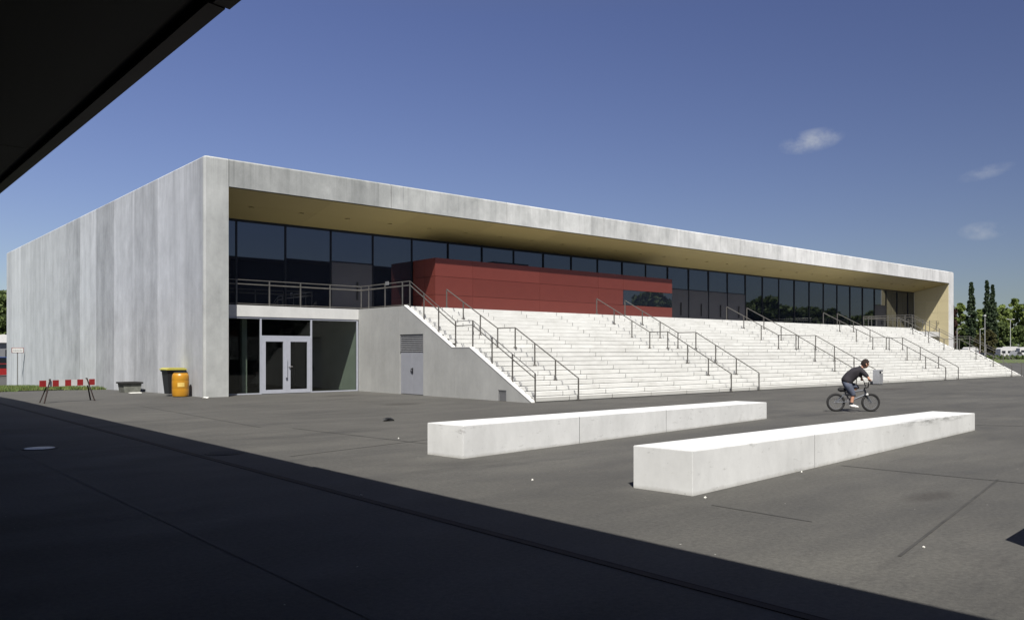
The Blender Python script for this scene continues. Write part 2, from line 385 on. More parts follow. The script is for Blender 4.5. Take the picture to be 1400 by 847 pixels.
# ------------------------------------------------------------------ ground
def gz(x, y):
    t = min(max(0.0, (y-31)/36.5), 1.2)
    return -0.88*t**1.5*min(1.0, max(0.0, (30-x)/18))
def grid(xs, ys, dz=0.0, zf=gz):
    g = MB(); n = len(xs)
    v = [(x, y, zf(x, y)+dz) for y in ys for x in xs]
    f = [(j*n+i, j*n+i+1, (j+1)*n+i+1, (j+1)*n+i) for j in range(len(ys)-1) for i in range(n-1)]
    return g.add(v, f)
xs = [-4000, -800, -200, -60, -20, -10, -4, 0, 4, 8, 10, 11, 12, 14, 16, 18, 20, 22, 24, 26, 28, 30, 60, 120, 250, 600, 1500, 4000]
ys = [-4000, -900, -200, -60, -20, 0, 20, 31, 33, 35, 37, 39, 41, 43, 46, 49, 52, 55, 58, 61, 64, 67.5, 70, 73, 76, 90, 150, 400, 1200, 4000]
gnd = grid(xs, ys).build('ground', M['asphalt'], smooth=True); tag(gnd, kind='structure')

def strip(name, a, b, w, mat, dz=0.004):
    a, b = Vector(a), Vector(b); t = (b-a).normalized(); u = Vector((-t.y, t.x, 0))*w/2
    o = MB().add([a-u+Vector((0, 0, dz)), a+u+Vector((0, 0, dz)), b+u+Vector((0, 0, dz)), b-u+Vector((0, 0, dz))], [(0, 3, 2, 1)]).build(name, mat)
    return tag(o, kind='structure')
strip('pavement_joint', (2.60, -6, 0), (2.60, 31, 0), 0.035, M['tar'])
strip('pavement_joint', (11.49, 3.86, 0), (6.57, 2.92, 0), 0.028, M['tar'])
strip('pavement_joint', (5.7, 11.9, 0), (19.0, 14.6, 0), 0.030, M['tar'])
strip('pavement_joint', (7.4, 16.9, 0), (7.6, 26.0, 0), 0.030, M['tar'])
def gp(u, v):
    dd = 1.62*1119.5/(v-481); q = Vector((0.6525, 0.7578, 0))*dd+Vector((0.7578, -0.6525, 0))*((u-700)/1119.5*dd); return (q.x, q.y, 0)
for a_, b_, w_ in (((1150, 636), (1290, 650), 0.03), ((1290, 650), (1440, 664), 0.03), ((973, 690), (1110, 713), 0.02), ((400, 585), (590, 607), 0.03), ((1300, 580), (1440, 583), 0.04)):
    strip('pavement_joint', gp(*a_), gp(*b_), w_, M['tar'])
t = thing('slot_drain', (4.64, 10, 0), 'long rusty slot drain running through the shaded asphalt', 'drain')
d_ = MB(); d_.box(4.603, 4.677, -6, 34, 0.001, 0.005); d_.build('drain_slot', M['rust'], t)
d_ = MB(); d_.box(4.590, 4.602, -6, 34, 0.001, 0.006); d_.box(4.678, 4.690, -6, 34, 0.001, 0.006); d_.build('drain_edging', M['rust'], t)

def manhole(x, y, r, mat, label):
    t = thing('manhole_cover', (x, y, 0), label, 'manhole cover')
    MB().lathe([(r*0.90, 0.001), (r*1.08, 0.001), (r*1.08, 0.007), (r*0.90, 0.007)], (x, y, 0), 32).build('rim', M['tar'], t, True)
    MB().lathe([(r*0.88, 0.001), (r*0.88, 0.008), (r*0.8, 0.010), (0.01, 0.010)], (x, y, 0), 32).build('cover', mat, t, True)
manhole(2.97, 15.64, 0.26, M['iron_b'], 'pale shiny round manhole cover in the shaded asphalt')
M['iron_d'] = plain('dull_iron', (0.04, 0.04, 0.04), 0.85, 0, 0.3, 12)
manhole(5.08, 12.97, 0.28, M['iron_d'], 'dark round manhole cover close beside the slot drain')

# lawn
def grass():
    rng = np.random.default_rng(5)
    n = 26000
    y = 41.6 + (rng.random(n)**1.6)*34; x = 1.0 + rng.random(n)*9.7
    edge = 42.6 - 1.5*np.clip((x-9.2)/1.5, 0, 1)+0.35*np.sin(x*1.7)
    keep = y > edge + rng.random(n)*0.5
    x, y = x[keep], y[keep]; n = len(x)
    tt = np.clip((y-31)/36.5, 0, 1.2); z = -0.88*tt**1.5
    h = 0.07+0.13*rng.random(n); a = rng.random(n)*6.28; w = 0.018+0.02*rng.random(n); le = (rng.random(n)-.5)*0.16
    dx, dy = np.cos(a)*w, np.sin(a)*w
    v = np.empty((n, 3, 3)); v[:, 0] = np.stack((x-dx, y-dy, z), 1); v[:, 1] = np.stack((x+dx, y+dy, z), 1); v[:, 2] = np.stack((x+le, y+le*.5, z+h), 1)
    m = MB(); m.v = [tuple(q) for q in v.reshape(-1, 3)]; m.f = [(3*i, 3*i+1, 3*i+2) for i in range(n)]; m.mi = [0]*n
    return m
k = NT('grass_green'); ri = k.n('ShaderNodeNewGeometry').outputs['Random Per Island']
M['grass'] = k.set(k.ramp(ri, ((0, (0.045, 0.085, 0.018)), (0.6, (0.085, 0.13, 0.03)), (1, (0.17, 0.17, 0.06)))), 0.8)
k = NT('turf'); M['turf'] = k.set(k.ramp(k.noise(k.pos(), 3, detail=6), ((0.3, (0.05, 0.07, 0.02)), (0.7, (0.10, 0.13, 0.035)))), 0.95)
gb = grid([-30, -12, -4, 0, 4, 7, 9, 10.3, 10.74], [42.9, 44, 46, 49, 52, 55, 58, 61, 64, 67.5, 70, 74, 80, 96], 0.03).build('lawn', M['turf']); tag(gb, kind='structure')
gr = grass().build('grass', M['grass']); tag(gr, 'short rough grass growing along the foot of the concrete side wall', 'grass', kind='stuff')

# ------------------------------------------------------------------ the sports hall
FX0, FX1, FY, IX0, IX1 = 10.75, 76.77, 29.34, 11.64, 75.82
GY, TOP, LIP, SB = 32.34, 8.66, 7.65, 7.0
BY = 67.5
hall = thing('sports_hall', (FX0, FY, 0), 'long low pale concrete hall with deep ochre canopy, dark glass front and red box', 'building')
# side wall: precast panels with open joints, chamfered top
jy = [FY+0.147]+[31.28+3.105*i for i in range(12)]; jy[-1] = BY
m = MB()
for a, b in zip(jy[:-1], jy[1:]):
    for (z0, z1) in ((-1.4, TOP-0.06),):
        m.box(FX0, FX0+0.2, a+0.006, b-0.006, z0, z1)
    m.prism([(FX0, TOP-0.06), (FX0+0.2, TOP-0.06), (FX0+0.2, TOP), (FX0+0.06, TOP)], 'y', a+0.006, b-0.006)
m.box(FX0+0.03, FX0+0.19, jy[0]+0.1, BY-0.1, -1.3, TOP-0.1)
m.build('side_wall', M['conc_side'], hall)
# the end column on the corner, chamfered arris
m = MB()
def corner_plan(c): return [(FX0, FY+c), (FX0+c, FY), (IX0, FY), (IX0, GY), (FX0+0.25, GY), (FX0+0.25, FY+0.15), (FX0, FY+0.15)]
m.prism(corner_plan(0.07), 'z', -0.3, TOP-0.06)
pl = corner_plan(0.07); pt = [(FX0+0.06, FY+0.12), (FX0+0.12, FY+0.06), (IX0, FY+0.06), (IX0, GY), (FX0+0.25, GY), (FX0+0.25, FY+0.15), (FX0+0.06, FY+0.15)]
n_ = len(pl); m.add([(x, y, TOP-0.058) for x, y in pl]+[(x, y, TOP) for x, y in pt], [tuple(range(n_)), tuple(range(n_, 2*n_))]+[(i, (i+1) % n_, n_+(i+1) % n_, n_+i) for i in range(n_)])
m.build('corner_column', M['conc_front'], hall)
# fascia beam in segments
fj = [IX0+0.010, 18.58, 24.95, 31.6, 37.75, 44.0, 50.5, 56.8, 63.1, 69.4, IX1]
m = MB()
for a, b in zip(fj[:-1], fj[1:]):
    m.prism([(FY, LIP), (FY+0.45, LIP), (FY+0.45, TOP), (FY+0.07, TOP), (FY, TOP-0.06)], 'x', a+0.014, b-0.014)
m.box(IX0+0.004, IX1, FY+0.03, FY+0.40, LIP+0.03, TOP-0.07, 1)
m.build('fascia', [M['conc_front'], M['darkgap']], hall)
m = MB()
m.prism([(IX1+0.01, FY), (FX1-0.07, FY), (FX1, FY+0.07), (FX1, FY+4), (IX1+0.01, FY+4)], 'z', -0.3, TOP-0.06)
m.prism([(IX1+0.01, FY+0.06), (FX1-0.1, FY+0.06), (FX1-0.06, FY+0.1), (FX1-0.06, FY+4), (IX1+0.01, FY+4)], 'z', TOP-0.058, TOP)
m.build('end_column', M['conc_front'], hall)
m = MB(); m.box(FX1-0.2, FX1, FY+4.01, BY, -1.4, TOP); m.box(FX0+0.21, FX1-0.21, BY-0.2, BY, -1.4, TOP); m.build('rear_wall', M['conc_side'], hall)
m = MB(); m.box(FX0+0.21, FX1-0.21, FY+0.46, BY-0.21, TOP-0.35, TOP-0.15); m.build('roof', M['conc_slab'], hall)
# soffit: sloping ochre panels, gaps between
m = MB(); x = IX0+0.012
while x < IX1-0.02:
    b = min(x+2.116*2, IX1-0.012)
    for (u0, u1) in ((0.0, 0.5), (0.5, 1.0)):
        ya, yb = FY+0.04+(GY-FY-0.04)*u0+0.003, FY+0.04+(GY-FY-0.04)*u1-0.003
        za, zb = LIP-0.035+(SB-LIP+0.035)*(ya-FY)/(GY-FY), LIP-0.035+(SB-LIP+0.035)*(yb-FY)/(GY-FY)
        m.prism([(ya, za), (yb, zb), (yb, zb+0.02), (ya, za+0.02)], 'x', x+0.003, b-0.003)
    x = b
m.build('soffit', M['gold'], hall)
m = MB(); m.prism([(FY+0.46, LIP+0.06), (GY+0.3, SB+0.03), (GY+0.3, SB+0.3), (FY+0.46, LIP+0.3)], 'x', IX0+0.02, IX1-0.02); m.build('soffit_backing', M['darkgap'], hall)
for i in range(30):
    xx = 13.2+2.116*i
    if xx > IX1-0.5: break
    zz = LIP-0.035+(SB-LIP+0.035)*(31.0-FY)/(GY-FY)
    m = MB(); m.lathe([(0.06, zz+0.02), (0.11, zz+0.02), (0.115, zz-0.012), (0.075, zz-0.008), (0.06, zz+0.01)], (xx, 31.0, 0), 16); m.build('downlight', M['downlight'], hall, True)
# ochre end wall inside the portal
m = MB(); ys_ = [FY+0.08, 30.35, 31.35, GY]; zs_ = [2.6, 4.1, 5.1, 6.1, 7.02]
for i in range(3):
    for j in range(4):
        ztop = zs_[j+1]
        a, b = ys_[i]+0.004, ys_[i+1]-0.004
        if j == 3:
            za = LIP+(SB-LIP)*(a-FY)/(GY-FY)-0.03; zb = LIP+(SB-LIP)*(b-FY)/(GY-FY)-0.03
            m.prism([(a, zs_[3]+0.004), (b, zs_[3]+0.004), (b, zb), (a, za)], 'x', IX1-0.02, IX1+0.009)
        else: m.box(IX1-0.02, IX1+0.009, a, b, zs_[j]+0.004, ztop-0.004)
m.box(IX1-0.02, IX1+0.009, FY+0.08, GY, 0, 2.596)
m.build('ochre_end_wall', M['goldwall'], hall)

# terrace slabs
TZ = 3.40
m = MB(); m.box(IX0+0.003, 17.468, 30.12, GY+0.4, 2.97, TZ); m.box(17.63, 61.77, 26.70, GY+0.4, 2.9, TZ-0.002); m.box(61.93, IX1-0.023, 30.12, GY+0.4, 2.97, TZ)
m.build('terrace_slab', M['conc_slab'], hall)

# curtain wall
rng = random.Random(3)
cw = MB()
x0s = [IX0+0.005]+[13.15+2.116*i for i in range(30) if 13.15+2.116*i < IX1-0.4]+[IX1-0.025]
cw.box(IX0+0.005, IX1-0.025, GY+0.01, GY+0.07, SB-0.10, SB-0.004); cw.box(IX0+0.005, IX1-0.025, GY+0.01, GY+0.07, TZ+0.001, TZ+0.06)
cw = cw.build('curtain_wall', M['mullion'], hall)
DOORB = {2+1, 13, 14, 15, 16, 17, 27}
for i in range(len(x0s)-1):
    a, b = x0s[i], x0s[i+1]
    if i: MB().box(a-0.03, a+0.03, GY-0.03, GY+0.08, TZ+0.062, SB-0.102).build('mullion', M['mullion'], cw)
    z0 = TZ+0.062
    if i in DOORB:
        z0 = 5.62
        m = MB(); m.box(a+0.034, b-0.034, GY, GY+0.04, TZ+0.065, 5.56); m.build('door_panel', M['doorgrey'], cw)
        m = MB(); hx = a+(b-a)*0.62; m.box(hx-0.03, hx+0.03, GY-0.05, GY-0.012, 3.95, 4.75); m.box(hx-0.02, hx+0.02, GY-0.014, GY-0.002, 4.05, 4.10); m.box(hx-0.02, hx+0.02, GY-0.014, GY-0.002, 4.60, 4.65); m.build('pull_handle', M['black'], cw)
        MB().box(a+0.034, b-0.034, GY-0.004, GY+0.05, 5.562, 5.617).build('transom', M['mullion'], cw)
    tx, tz = rng.uniform(-.0035, .0035), rng.uniform(-.0028, .0028)
    y = GY+0.02
    v = [(a+0.031, y, z0+0.002), (b-0.031, y+tx*(b-a), z0+0.002), (b-0.031, y+tx*(b-a)+tz*3, SB-0.104), (a+0.031, y+tz*3, SB-0.104)]
    vb = [(p[0], p[1]+0.012, p[2]) for p in v]
    MB().add(v+vb, [(0, 1, 2, 3), (7, 6, 5, 4), (0, 4, 5, 1), (1, 5, 6, 2), (2, 6, 7, 3), (3, 7, 4, 0)]).build('glass_pane', M['glass'], cw)
m = MB(); m.box(IX0, IX1-0.02, GY+0.12, GY+0.3, TZ, SB+0.02); m.build('interior_screen', M['dark_in'], hall)

# red box on the terrace
RX0, RX1, RY, RZ = 21.66, 38.75, 30.50, 5.91
m = MB(); m.box(RX0+0.03, RX1-0.03, RY+0.03, GY-0.035, TZ+0.001, RZ-0.06); rb = m.build('red_box', M['darkgap'], hall)
m = MB(); xj = [RX0, 23.82, 28.12, 32.42, 34.43, RX1]; zj = [TZ+0.012, 4.24, 5.08, RZ]
for i in range(5):
    for j in range(3):
        if i == 4 and j == 1: continue
        a, b = xj[i]+0.007, xj[i+1]-0.007
        if i == 0: a = RX0
        if i == 4: b = RX1
        m.box(a, b, RY, RY+0.028, zj[j]+0.007*(j > 0), zj[j+1]-0.007*(j < 2))
for j in range(3):
    for (a, b) in ((RY+0.034, 31.36), (31.374, GY-0.036)):
        m.box(RX0, RX0+0.028, a, b, zj[j]+0.007*(j > 0), zj[j+1]-0.007*(j < 2))
        if j != 1: m.box(RX1-0.028, RX1, a, b, zj[j]+0.007*(j > 0), zj[j+1]-0.007*(j < 2))
m.box(RX0+0.001, RX1-0.001, RY+0.03, GY-0.04, RZ-0.055, RZ-0.02)
m.build('red_cladding', M['red'], rb)
m = MB(); m.box(34.45, RX1-0.012, RY+0.006, RY+0.025, 4.25, 5.07); m.box(RX1-0.028, RX1-0.006, RY+0.03, GY-0.04, 4.25, 5.07); m.build('window_strip', M['glass'], rb)
m = MB(); m.cbox(25.2, 27.5, RY+0.15, RY+0.75, RZ-0.02, RZ+0.10, 0.015); m.build('roof_hatch', M['mullion'], rb)

# ground-floor entrance under the left slab
EY = 30.15
ent = MB()
for (a, b, z0, z1) in ((IX0+0.005, 17.465, 2.90, 2.965), (IX0+0.005, 13.19, 0.005, 0.05), (15.37, 17.40, 0.005, 0.05), (13.19, 13.255, 0.005, 2.90), (15.305, 15.37, 0.005, 2.90), (17.40, 17.465, 0.005, 2.90), (13.255, 15.305, 2.20, 2.26)):
    ent.box(a, b, EY, EY+0.08, z0, z1)
ent = ent.build('entrance_glazing', M['alu'], hall)
for (a, b, z0, z1) in ((IX0+0.005, 13.188, 0.052, 2.898), (15.372, 17.398, 0.052, 2.898), (13.257, 15.303, 2.262, 2.898)):
    MB().box(a, b, EY+0.035, EY+0.047, z0, z1).build('glass_pane', M['glass_entry'], ent)
for (a, b, s) in ((13.26, 14.278, 1), (14.282, 15.30, -1)):
    m = MB(); y0, y1 = EY-0.02, EY+0.05
    m.box(a, a+0.15, y0, y1, 0.02, 2.195); m.box(b-0.15, b, y0, y1, 0.02, 2.195); m.box(a+0.15, b-0.15, y0, y1, 0.02, 0.16); m.box(a+0.15, b-0.15, y0, y1, 2.03, 2.195)
    m.build('entrance_door', M['alu'], ent)
    MB().box(a+0.152, b-0.152, EY+0.01, EY+0.022, 0.162, 2.028).build('door_glass', M['glass_entry'], ent)
m = MB(); m.cbox(14.20, 14.27, EY-0.10, EY-0.065, 0.62, 1.38, 0.008); m.box(14.22, 14.25, EY-0.066, EY-0.02, 0.70, 0.74); m.box(14.22, 14.25, EY-0.066, EY-0.02, 1.26, 1.30); m.build('pull_handle', M['alu'], ent)
m = MB(); m.tube([(14.36, EY-0.02, 1.05), (14.36, EY-0.07, 1.05), (14.50, EY-0.07, 1.05)], 0.014, 8); m.build('lever_handle', M['iron_b'], ent)
# lobby behind it
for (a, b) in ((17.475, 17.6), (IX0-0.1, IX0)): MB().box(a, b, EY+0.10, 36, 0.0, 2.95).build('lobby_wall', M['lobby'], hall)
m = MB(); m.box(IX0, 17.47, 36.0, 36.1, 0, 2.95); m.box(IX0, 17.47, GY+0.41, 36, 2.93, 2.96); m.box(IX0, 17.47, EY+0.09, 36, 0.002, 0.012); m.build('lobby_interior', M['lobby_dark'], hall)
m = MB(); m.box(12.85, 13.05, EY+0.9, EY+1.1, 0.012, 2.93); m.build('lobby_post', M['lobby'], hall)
# matching recess at the far end
m = MB(); m.box(61.93, IX1-0.025, EY, EY+0.03, 0.0, 2.965); m.build('far_entrance_glazing', M['glass'], hall)

# ------------------------------------------------------------------ grand staircase
SX0, SX1 = 17.47, 61.92
st = thing('grand_staircase', (SX0, 19.4, 0), 'very wide white concrete stair rising from the square to the hall terrace', 'staircase')
Y0, T1, LY0, LY1, T2 = 19.45, 0.31, 22.55, 23.60, 0.34
def step_nodes():
    out = []
    for i in range(11): out.append((Y0+T1*i, 0.16*i, 0.16*(i+1)))
    for i in range(10): out.append((LY1+T2*i, 1.76+0.164*i, 1.76+0.164*(i+1)))
    return out
NODES = step_nodes()
def stair_z(y):
    z = 0
    for (yy, a, b) in NODES:
        if y >= yy-1e-6: z = b
    return z
prof = [(Y0+0.02, -0.2)]
for (yy, a, b) in NODES:
    prof += [(yy+0.03, a), (yy+0.03, a+0.028), (yy, a+0.028), (yy, b-0.008), (yy+0.008, b)]
prof += [(26.70, 3.40), (26.70, -0.2)]
def extrude_profile(prof, x0, x1, closed_ends=True):
    m = MB(); n = len(prof)
    m.add([(x0, *p) for p in prof]+[(x1, *p) for p in prof], [(i, i+1, n+i+1, n+i) for i in range(n-1)])
    return m
m = extrude_profile(prof, SX0+0.15, SX1-0.15)
m.build('steps', M['stairs'], st)
def top_line(y):                                   # top of the cheek walls
    if y <= 19.32: return 0.0
    if y < 22.55: return (y-19.32)*(1.775/(22.55-19.32))
    if y < 23.56: return 1.775
    if y < 26.66: return 1.775+(y-23.56)*((3.405-1.775)/(26.66-23.56))
    return 3.405
def cheek(m, x0, x1, ya, yb, z0):
    pts = [(ya, z0), (yb, z0)]
    brk = [y for y in (22.55, 23.56, 26.66) if ya < y < yb]
    top = [ya]+brk+[yb]
    pts += [(y, top_line(y)) for y in reversed(top) if top_line(y) > z0+1e-4]
    m.prism(pts, 'x', x0, x1)
for (xa, xb) in ((SX0, SX0+0.148), (SX1-0.148, SX1)):
    left = xa == SX0
    m = MB()
    cheek(m, xa, xb, 26.985, 30.117, 0.0)
    if left:
        cheek(m, xa, xb, 25.38, 26.972, 2.30); cheek(m, xa, xb, 23.36, 25.378, 0.0); 
        cheek(m, xa, xb, 21.0, 23.347, 0.0); cheek(m, xa, xb, 20.58, 20.998, 0.36); cheek(m, xa, xb, 19.34, 20.578, 0.0)
    else:
        cheek(m, xa, xb, 23.36, 26.972, 0.0); cheek(m, xa, xb, 19.34, 23.347, 0.0)
    sw = m.build('side_wall', M['conc_stair'], st)
    m = MB()
    for (a, b) in ((19.33, 22.55), (22.55, 23.56), (23.56, 26.66)):
        za, zb = top_line(a), top_line(b)
        m.prism([(a, za+0.001), (b, zb+0.001), (b, zb+0.03), (a, za+0.03)], 'x', xa-0.012, xb+0.03)
    m.build('coping', M['coping'], sw)
    if left:
        m = MB()
        for (a, b) in ((25.40, 26.172), (26.178, 26.952)): m.cbox(xa+0.035, xa+0.07, a, b, 0.02, 1.60, 0.004)
        m.box(xa+0.071, xa+0.12, 25.38, 26.972, 0, 2.3)
        m.build('service_door', M['svcdoor'], sw)
        m = MB()
        for i in range(9): m.prism([(xa+0.02, 1.64+0.072*i), (xa+0.028, 1.64+0.072*i), (xa+0.065, 1.70+0.072*i), (xa+0.057, 1.70+0.072*i)], 'y', 25.42, 26.94)
        m.box(xa+0.01, xa+0.07, 25.385, 25.42, 1.62, 2.295); m.box(xa+0.01, xa+0.07, 26.94, 26.968, 1.62, 2.295)
        m.build('louvre', M['louvre'], sw)
        m = MB(); m.cbox(xa+0.012, xa+0.034, 26.10, 26.16, 0.80, 1.02, 0.006); m.tube([(xa+0.02, 26.13, 0.98), (xa-0.04, 26.13, 0.98), (xa-0.04, 26.02, 0.98)], 0.012, 8); m.cbox(xa+0.012, xa+0.034, 26.21, 26.26, 0.86, 0.94, 0.006); m.build('door_handle', M['black'], sw)
        m = MB()
        m.box(xa+0.01, xa+0.03, 20.585, 20.61, 0.01, 0.355); m.box(xa+0.01, xa+0.03, 20.97, 20.995, 0.01, 0.355); m.box(xa+0.01, xa+0.03, 20.61, 20.97, 0.33, 0.355)
        for i in range(7): m.box(xa+0.02, xa+0.028, 20.62+i*0.05, 20.645+i*0.05, 0.01, 0.33)
        m.build('vent_grille', M['louvre'], sw)
        MB().box(xa+0.06, xa+0.14, 20.58, 20.998, 0, 0.36).build('vent_back', M['doorgrey'], sw)

# ------------------------------------------------------------------ handrails on the stair
HR = 0.75
RY_ = [19.33, 20.44, 21.5, 22.56, 23.56, 24.6, 25.68, 26.78]
def rail_z(y):
    if y < 22.56: return HR+(y-19.33)*(1.76/(22.56-19.33))
    if y < 23.56: return 1.76+HR
    if y < 26.78: return 1.76+HR+(y-23.56)*(1.64/(26.78-23.56))
    return TZ+HR
def post_mesh(y, foot, top, x=0.0):
    m = MB(); m.box(x-0.016, x+0.016, y-0.021, y+0.021, foot, top); return m
rails = []
r0 = thing('stair_handrail', (0, 19.33, 0), 'x', 'handrail', 'handrails standing on the wide white stair', local=True)
r0.location = (0, 0, 0)
MB().tube([(0, y, rail_z(y)) for y in (19.33, 22.56, 23.56, 26.78)], 0.021, 8).build('top_rail', M['rail'], r0, True)
for y in RY_:
    f = stair_z(y) if y > 19.4 else 0.0
    if y > 26.7: f = TZ
    post_mesh(y, f, rail_z(y)-0.01).build('post', M['rail'], r0)
    MB().cbox(-0.045, 0.045, y-0.055, y+0.055, f, f+0.05, 0.006).build('foot_plate', M['rail'], r0)
xs_r = [19.58, 28.36, 30.36, 38.85, 40.82, 49.42, 51.22, 59.95]
lab = ['dark steel handrail on the white stair, first one in from the grey service door side',
       'dark handrail below the red box window strip, nearer rail of the pair',
       'dark handrail below the red box window strip, farther rail of the pair',
       'thin handrail just past the red box, nearer rail below the grey doors',
       'thin handrail below the grey doors, farther rail, ending behind the cyclist',
       'thin far handrail right of the litter bin, nearer rail of its pair',
       'thin far handrail right of the litter bin, farther rail of its pair',
       'thin handrail at the far end of the stair, just inside the last balustrade']
for i, x in enumerate(xs_r):
    r = r0 if i == 0 else copy_tree(r0)
    r.location = (x, 0, 0); r['label'] = lab[i]

def balustrade(x, sgn, xend, label):
    t = thing('balustrade', (x, 19.33, 0), label, 'balustrade')
    h1, h2 = 0.96, 0.80
    path = lambda h: [(x, 19.33, h-0.02), (x, 22.56, 1.76+h), (x, 23.56, 1.76+h), (x, 26.5, TZ+h), (x, 30.20, TZ+h), (xend, 30.20, TZ+h)]
    MB().tube(path(h1), 0.013, 8).build('top_rail', M['railc'], t, True)
    MB().tube(path(h2), 0.019, 8).build('handrail', M['rail'], t, True)
    m = MB(); m.tube([(x, 26.5, TZ+0.06), (x, 30.20, TZ+0.06), (xend, 30.20, TZ+0.06)], 0.012, 6); m.build('bottom_rail', M['rail'], t)
    def zr(y, h):
        if y < 22.56: return h-0.02+(y-19.33)*(1.78/(3.23))
        if y < 23.56: return 1.76+h
        if y < 26.5: return 1.76+h+(y-23.56)*(1.64/2.94)
        return TZ+h
    for y in (19.33, 20.44, 21.5, 22.56, 23.56, 24.6, 25.55, 26.5, 27.02, 28.29, 29.55, 30.16):
        f = max(0, top_line(y)) if y > 19.4 else 0
        post_mesh(y, f, zr(y, h1), x).build('post', M['railc' if y > 26 else 'rail'], t)
    n = 4 if abs(xend-x) < 8 else 10
    for i in range(n):
        px = xend + (12.29-11.70)*(-sgn)*(-1 if False else 1)*0 + (x-xend)*(0.105+0.2185*i if n == 4 else (i+0.4)/n)
        m = MB(); m.box(px-0.022, px+0.022, 30.18, 30.22, TZ, TZ+h1); m.build('post', M['railc'], t)
    # fine wire net between the posts
    return t
M['railc'] = plain('rail_steel_light', (0.17, 0.165, 0.155), 0.35, 0.55, 0.15, 4)
b1 = balustrade(17.62, 1, IX0+0.02, 'steel balustrade with double rail along the terrace edge and stair side above the entrance')
m = MB(); m.cbox(17.58, 17.62, 28.0, 28.22, TZ+0.90, TZ+1.04, 0.004); m.build('rail_plate', M['louvre'], b1)
balustrade(61.77, -1, IX1-0.05, 'far steel balustrade down the last side of the stair and along the terrace end')

# ------------------------------------------------------------------ benches
def bench(p0, p1, w, h0, h1, joints, label):
    """p0,p1: front bottom corners; w: depth towards +Y"""
    t = thing('concrete_bench', (p0[0], p0[1], 0), label, 'bench', 'long white concrete benches on the square')
    a, b = Vector((*p0, 0)), Vector((*p1, 0)); L = (b-a).length; d = (b-a).normalized(); nrm = Vector((-d.y, d.x, 0))
    cuts = [0.0]+joints+[L]
    for s, e in zip(cuts[:-1], cuts[1:]):
        s2, e2 = s+(0.007 if s > 0 else 0), e-(0.007 if e < L else 0)
        bm = bmesh.new(); vs = []
        for q in (s2, e2):
            hh = h0+(h1-h0)*q/L
            for (o, z) in ((0, -0.05), (w, -0.05), (w, hh), (0, hh)):
                vs.append(bm.verts.new(a+d*q+nrm*o+Vector((0, 0, z))))
        for f in ((0, 1, 2, 3), (7, 6, 5, 4), (0, 4, 5, 1), (1, 5, 6, 2), (2, 6, 7, 3), (3, 7, 4, 0)): bm.faces.new([vs[i] for i in f])
        bmesh.ops.recalc_face_normals(bm, faces=bm.faces)
        bmesh.ops.bevel(bm, geom=list(bm.edges), offset=0.007, segments=2, affect='EDGES')
        m = MB(); m.bm(bm); m.build('bench_block', M['conc_bench'], t)
    for q in joints:
        hh = h0+(h1-h0)*q/L; m = MB(); c0 = a+d*(q-0.008); c1 = a+d*(q+0.008)
        vs = [c+nrm*o+Vector((0, 0, z)) for c in (c0, c1) for (o, z) in ((0.004, 0.0), (w-0.004, 0.0), (w-0.004, hh-0.004), (0.004, hh-0.004))]
        m.add(vs, [(0, 1, 2, 3), (7, 6, 5, 4), (0, 4, 5, 1), (1, 5, 6, 2), (2, 6, 7, 3), (3, 7, 4, 0)]); m.build('joint_filler', M['louvre'], t)
    return t
bench((7.56, 9.92), (17.74, 11.08), 0.82, 0.50, 0.398, [2.87, 5.72], 'long white concrete bench nearer the stair, with two joints in its front')
bench((7.56, 5.66), (18.37, 6.61), 0.82, 0.505, 0.355, [3.18], 'long white concrete bench closest to the shadow edge, scuffed along one top edge')
bench((7.69, 1.40), (15.0, 2.05), 0.9, 0.5, 0.45, [3.0], 'third white concrete bench, mostly out of view at the edge of the square')

# ------------------------------------------------------------------ canopy building the photographer stands under
CXE, CH = 2.99, 4.85
can = thing('canopy_building', (-6, 10, 0), 'dark overhanging canopy roof whose straight edge cuts across the sky', 'building')
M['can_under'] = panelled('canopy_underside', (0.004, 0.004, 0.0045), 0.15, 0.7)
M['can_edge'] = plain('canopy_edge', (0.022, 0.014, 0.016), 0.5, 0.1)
m = MB(); seams = [-8, 0.0, 7.58, 15.16, 22.74, 30.3, 37.9, 46]
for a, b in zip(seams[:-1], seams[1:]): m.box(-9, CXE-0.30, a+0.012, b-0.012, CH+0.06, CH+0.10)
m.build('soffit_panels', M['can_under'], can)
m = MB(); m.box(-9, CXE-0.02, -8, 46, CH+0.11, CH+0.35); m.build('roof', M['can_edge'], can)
for a, b, dx in ((7.62, 46, 0.0), (-8, 7.60, 0.035)):
    m = MB(); m.prism([(CXE-0.16+dx, CH+0.02), (CXE+dx, CH), (CXE+dx, CH+0.36), (CXE-0.03+dx, CH+0.36), (CXE-0.03+dx, CH+0.06), (CXE-0.16+dx, CH+0.06)], 'y', a, b); m.build('gutter', M['can_edge'], can)
m = MB(); m.box(-1.6, -1.4, -1.6, 46, 0, CH+0.055); m.box(-1.4, 6.4, -1.75, -1.55, 0, CH+0.055); m.build('wall', M['can_under'], can)  # unseen walls, added close by to block light and deepen the ground shade
for i in range(5):
    m = MB(); y = 3+i*8.5; m.cbox(-1.39, -1.1, y-0.15, y+0.15, 0, CH+0.055, 0.02); m.build('column', M['can_edge'], can)

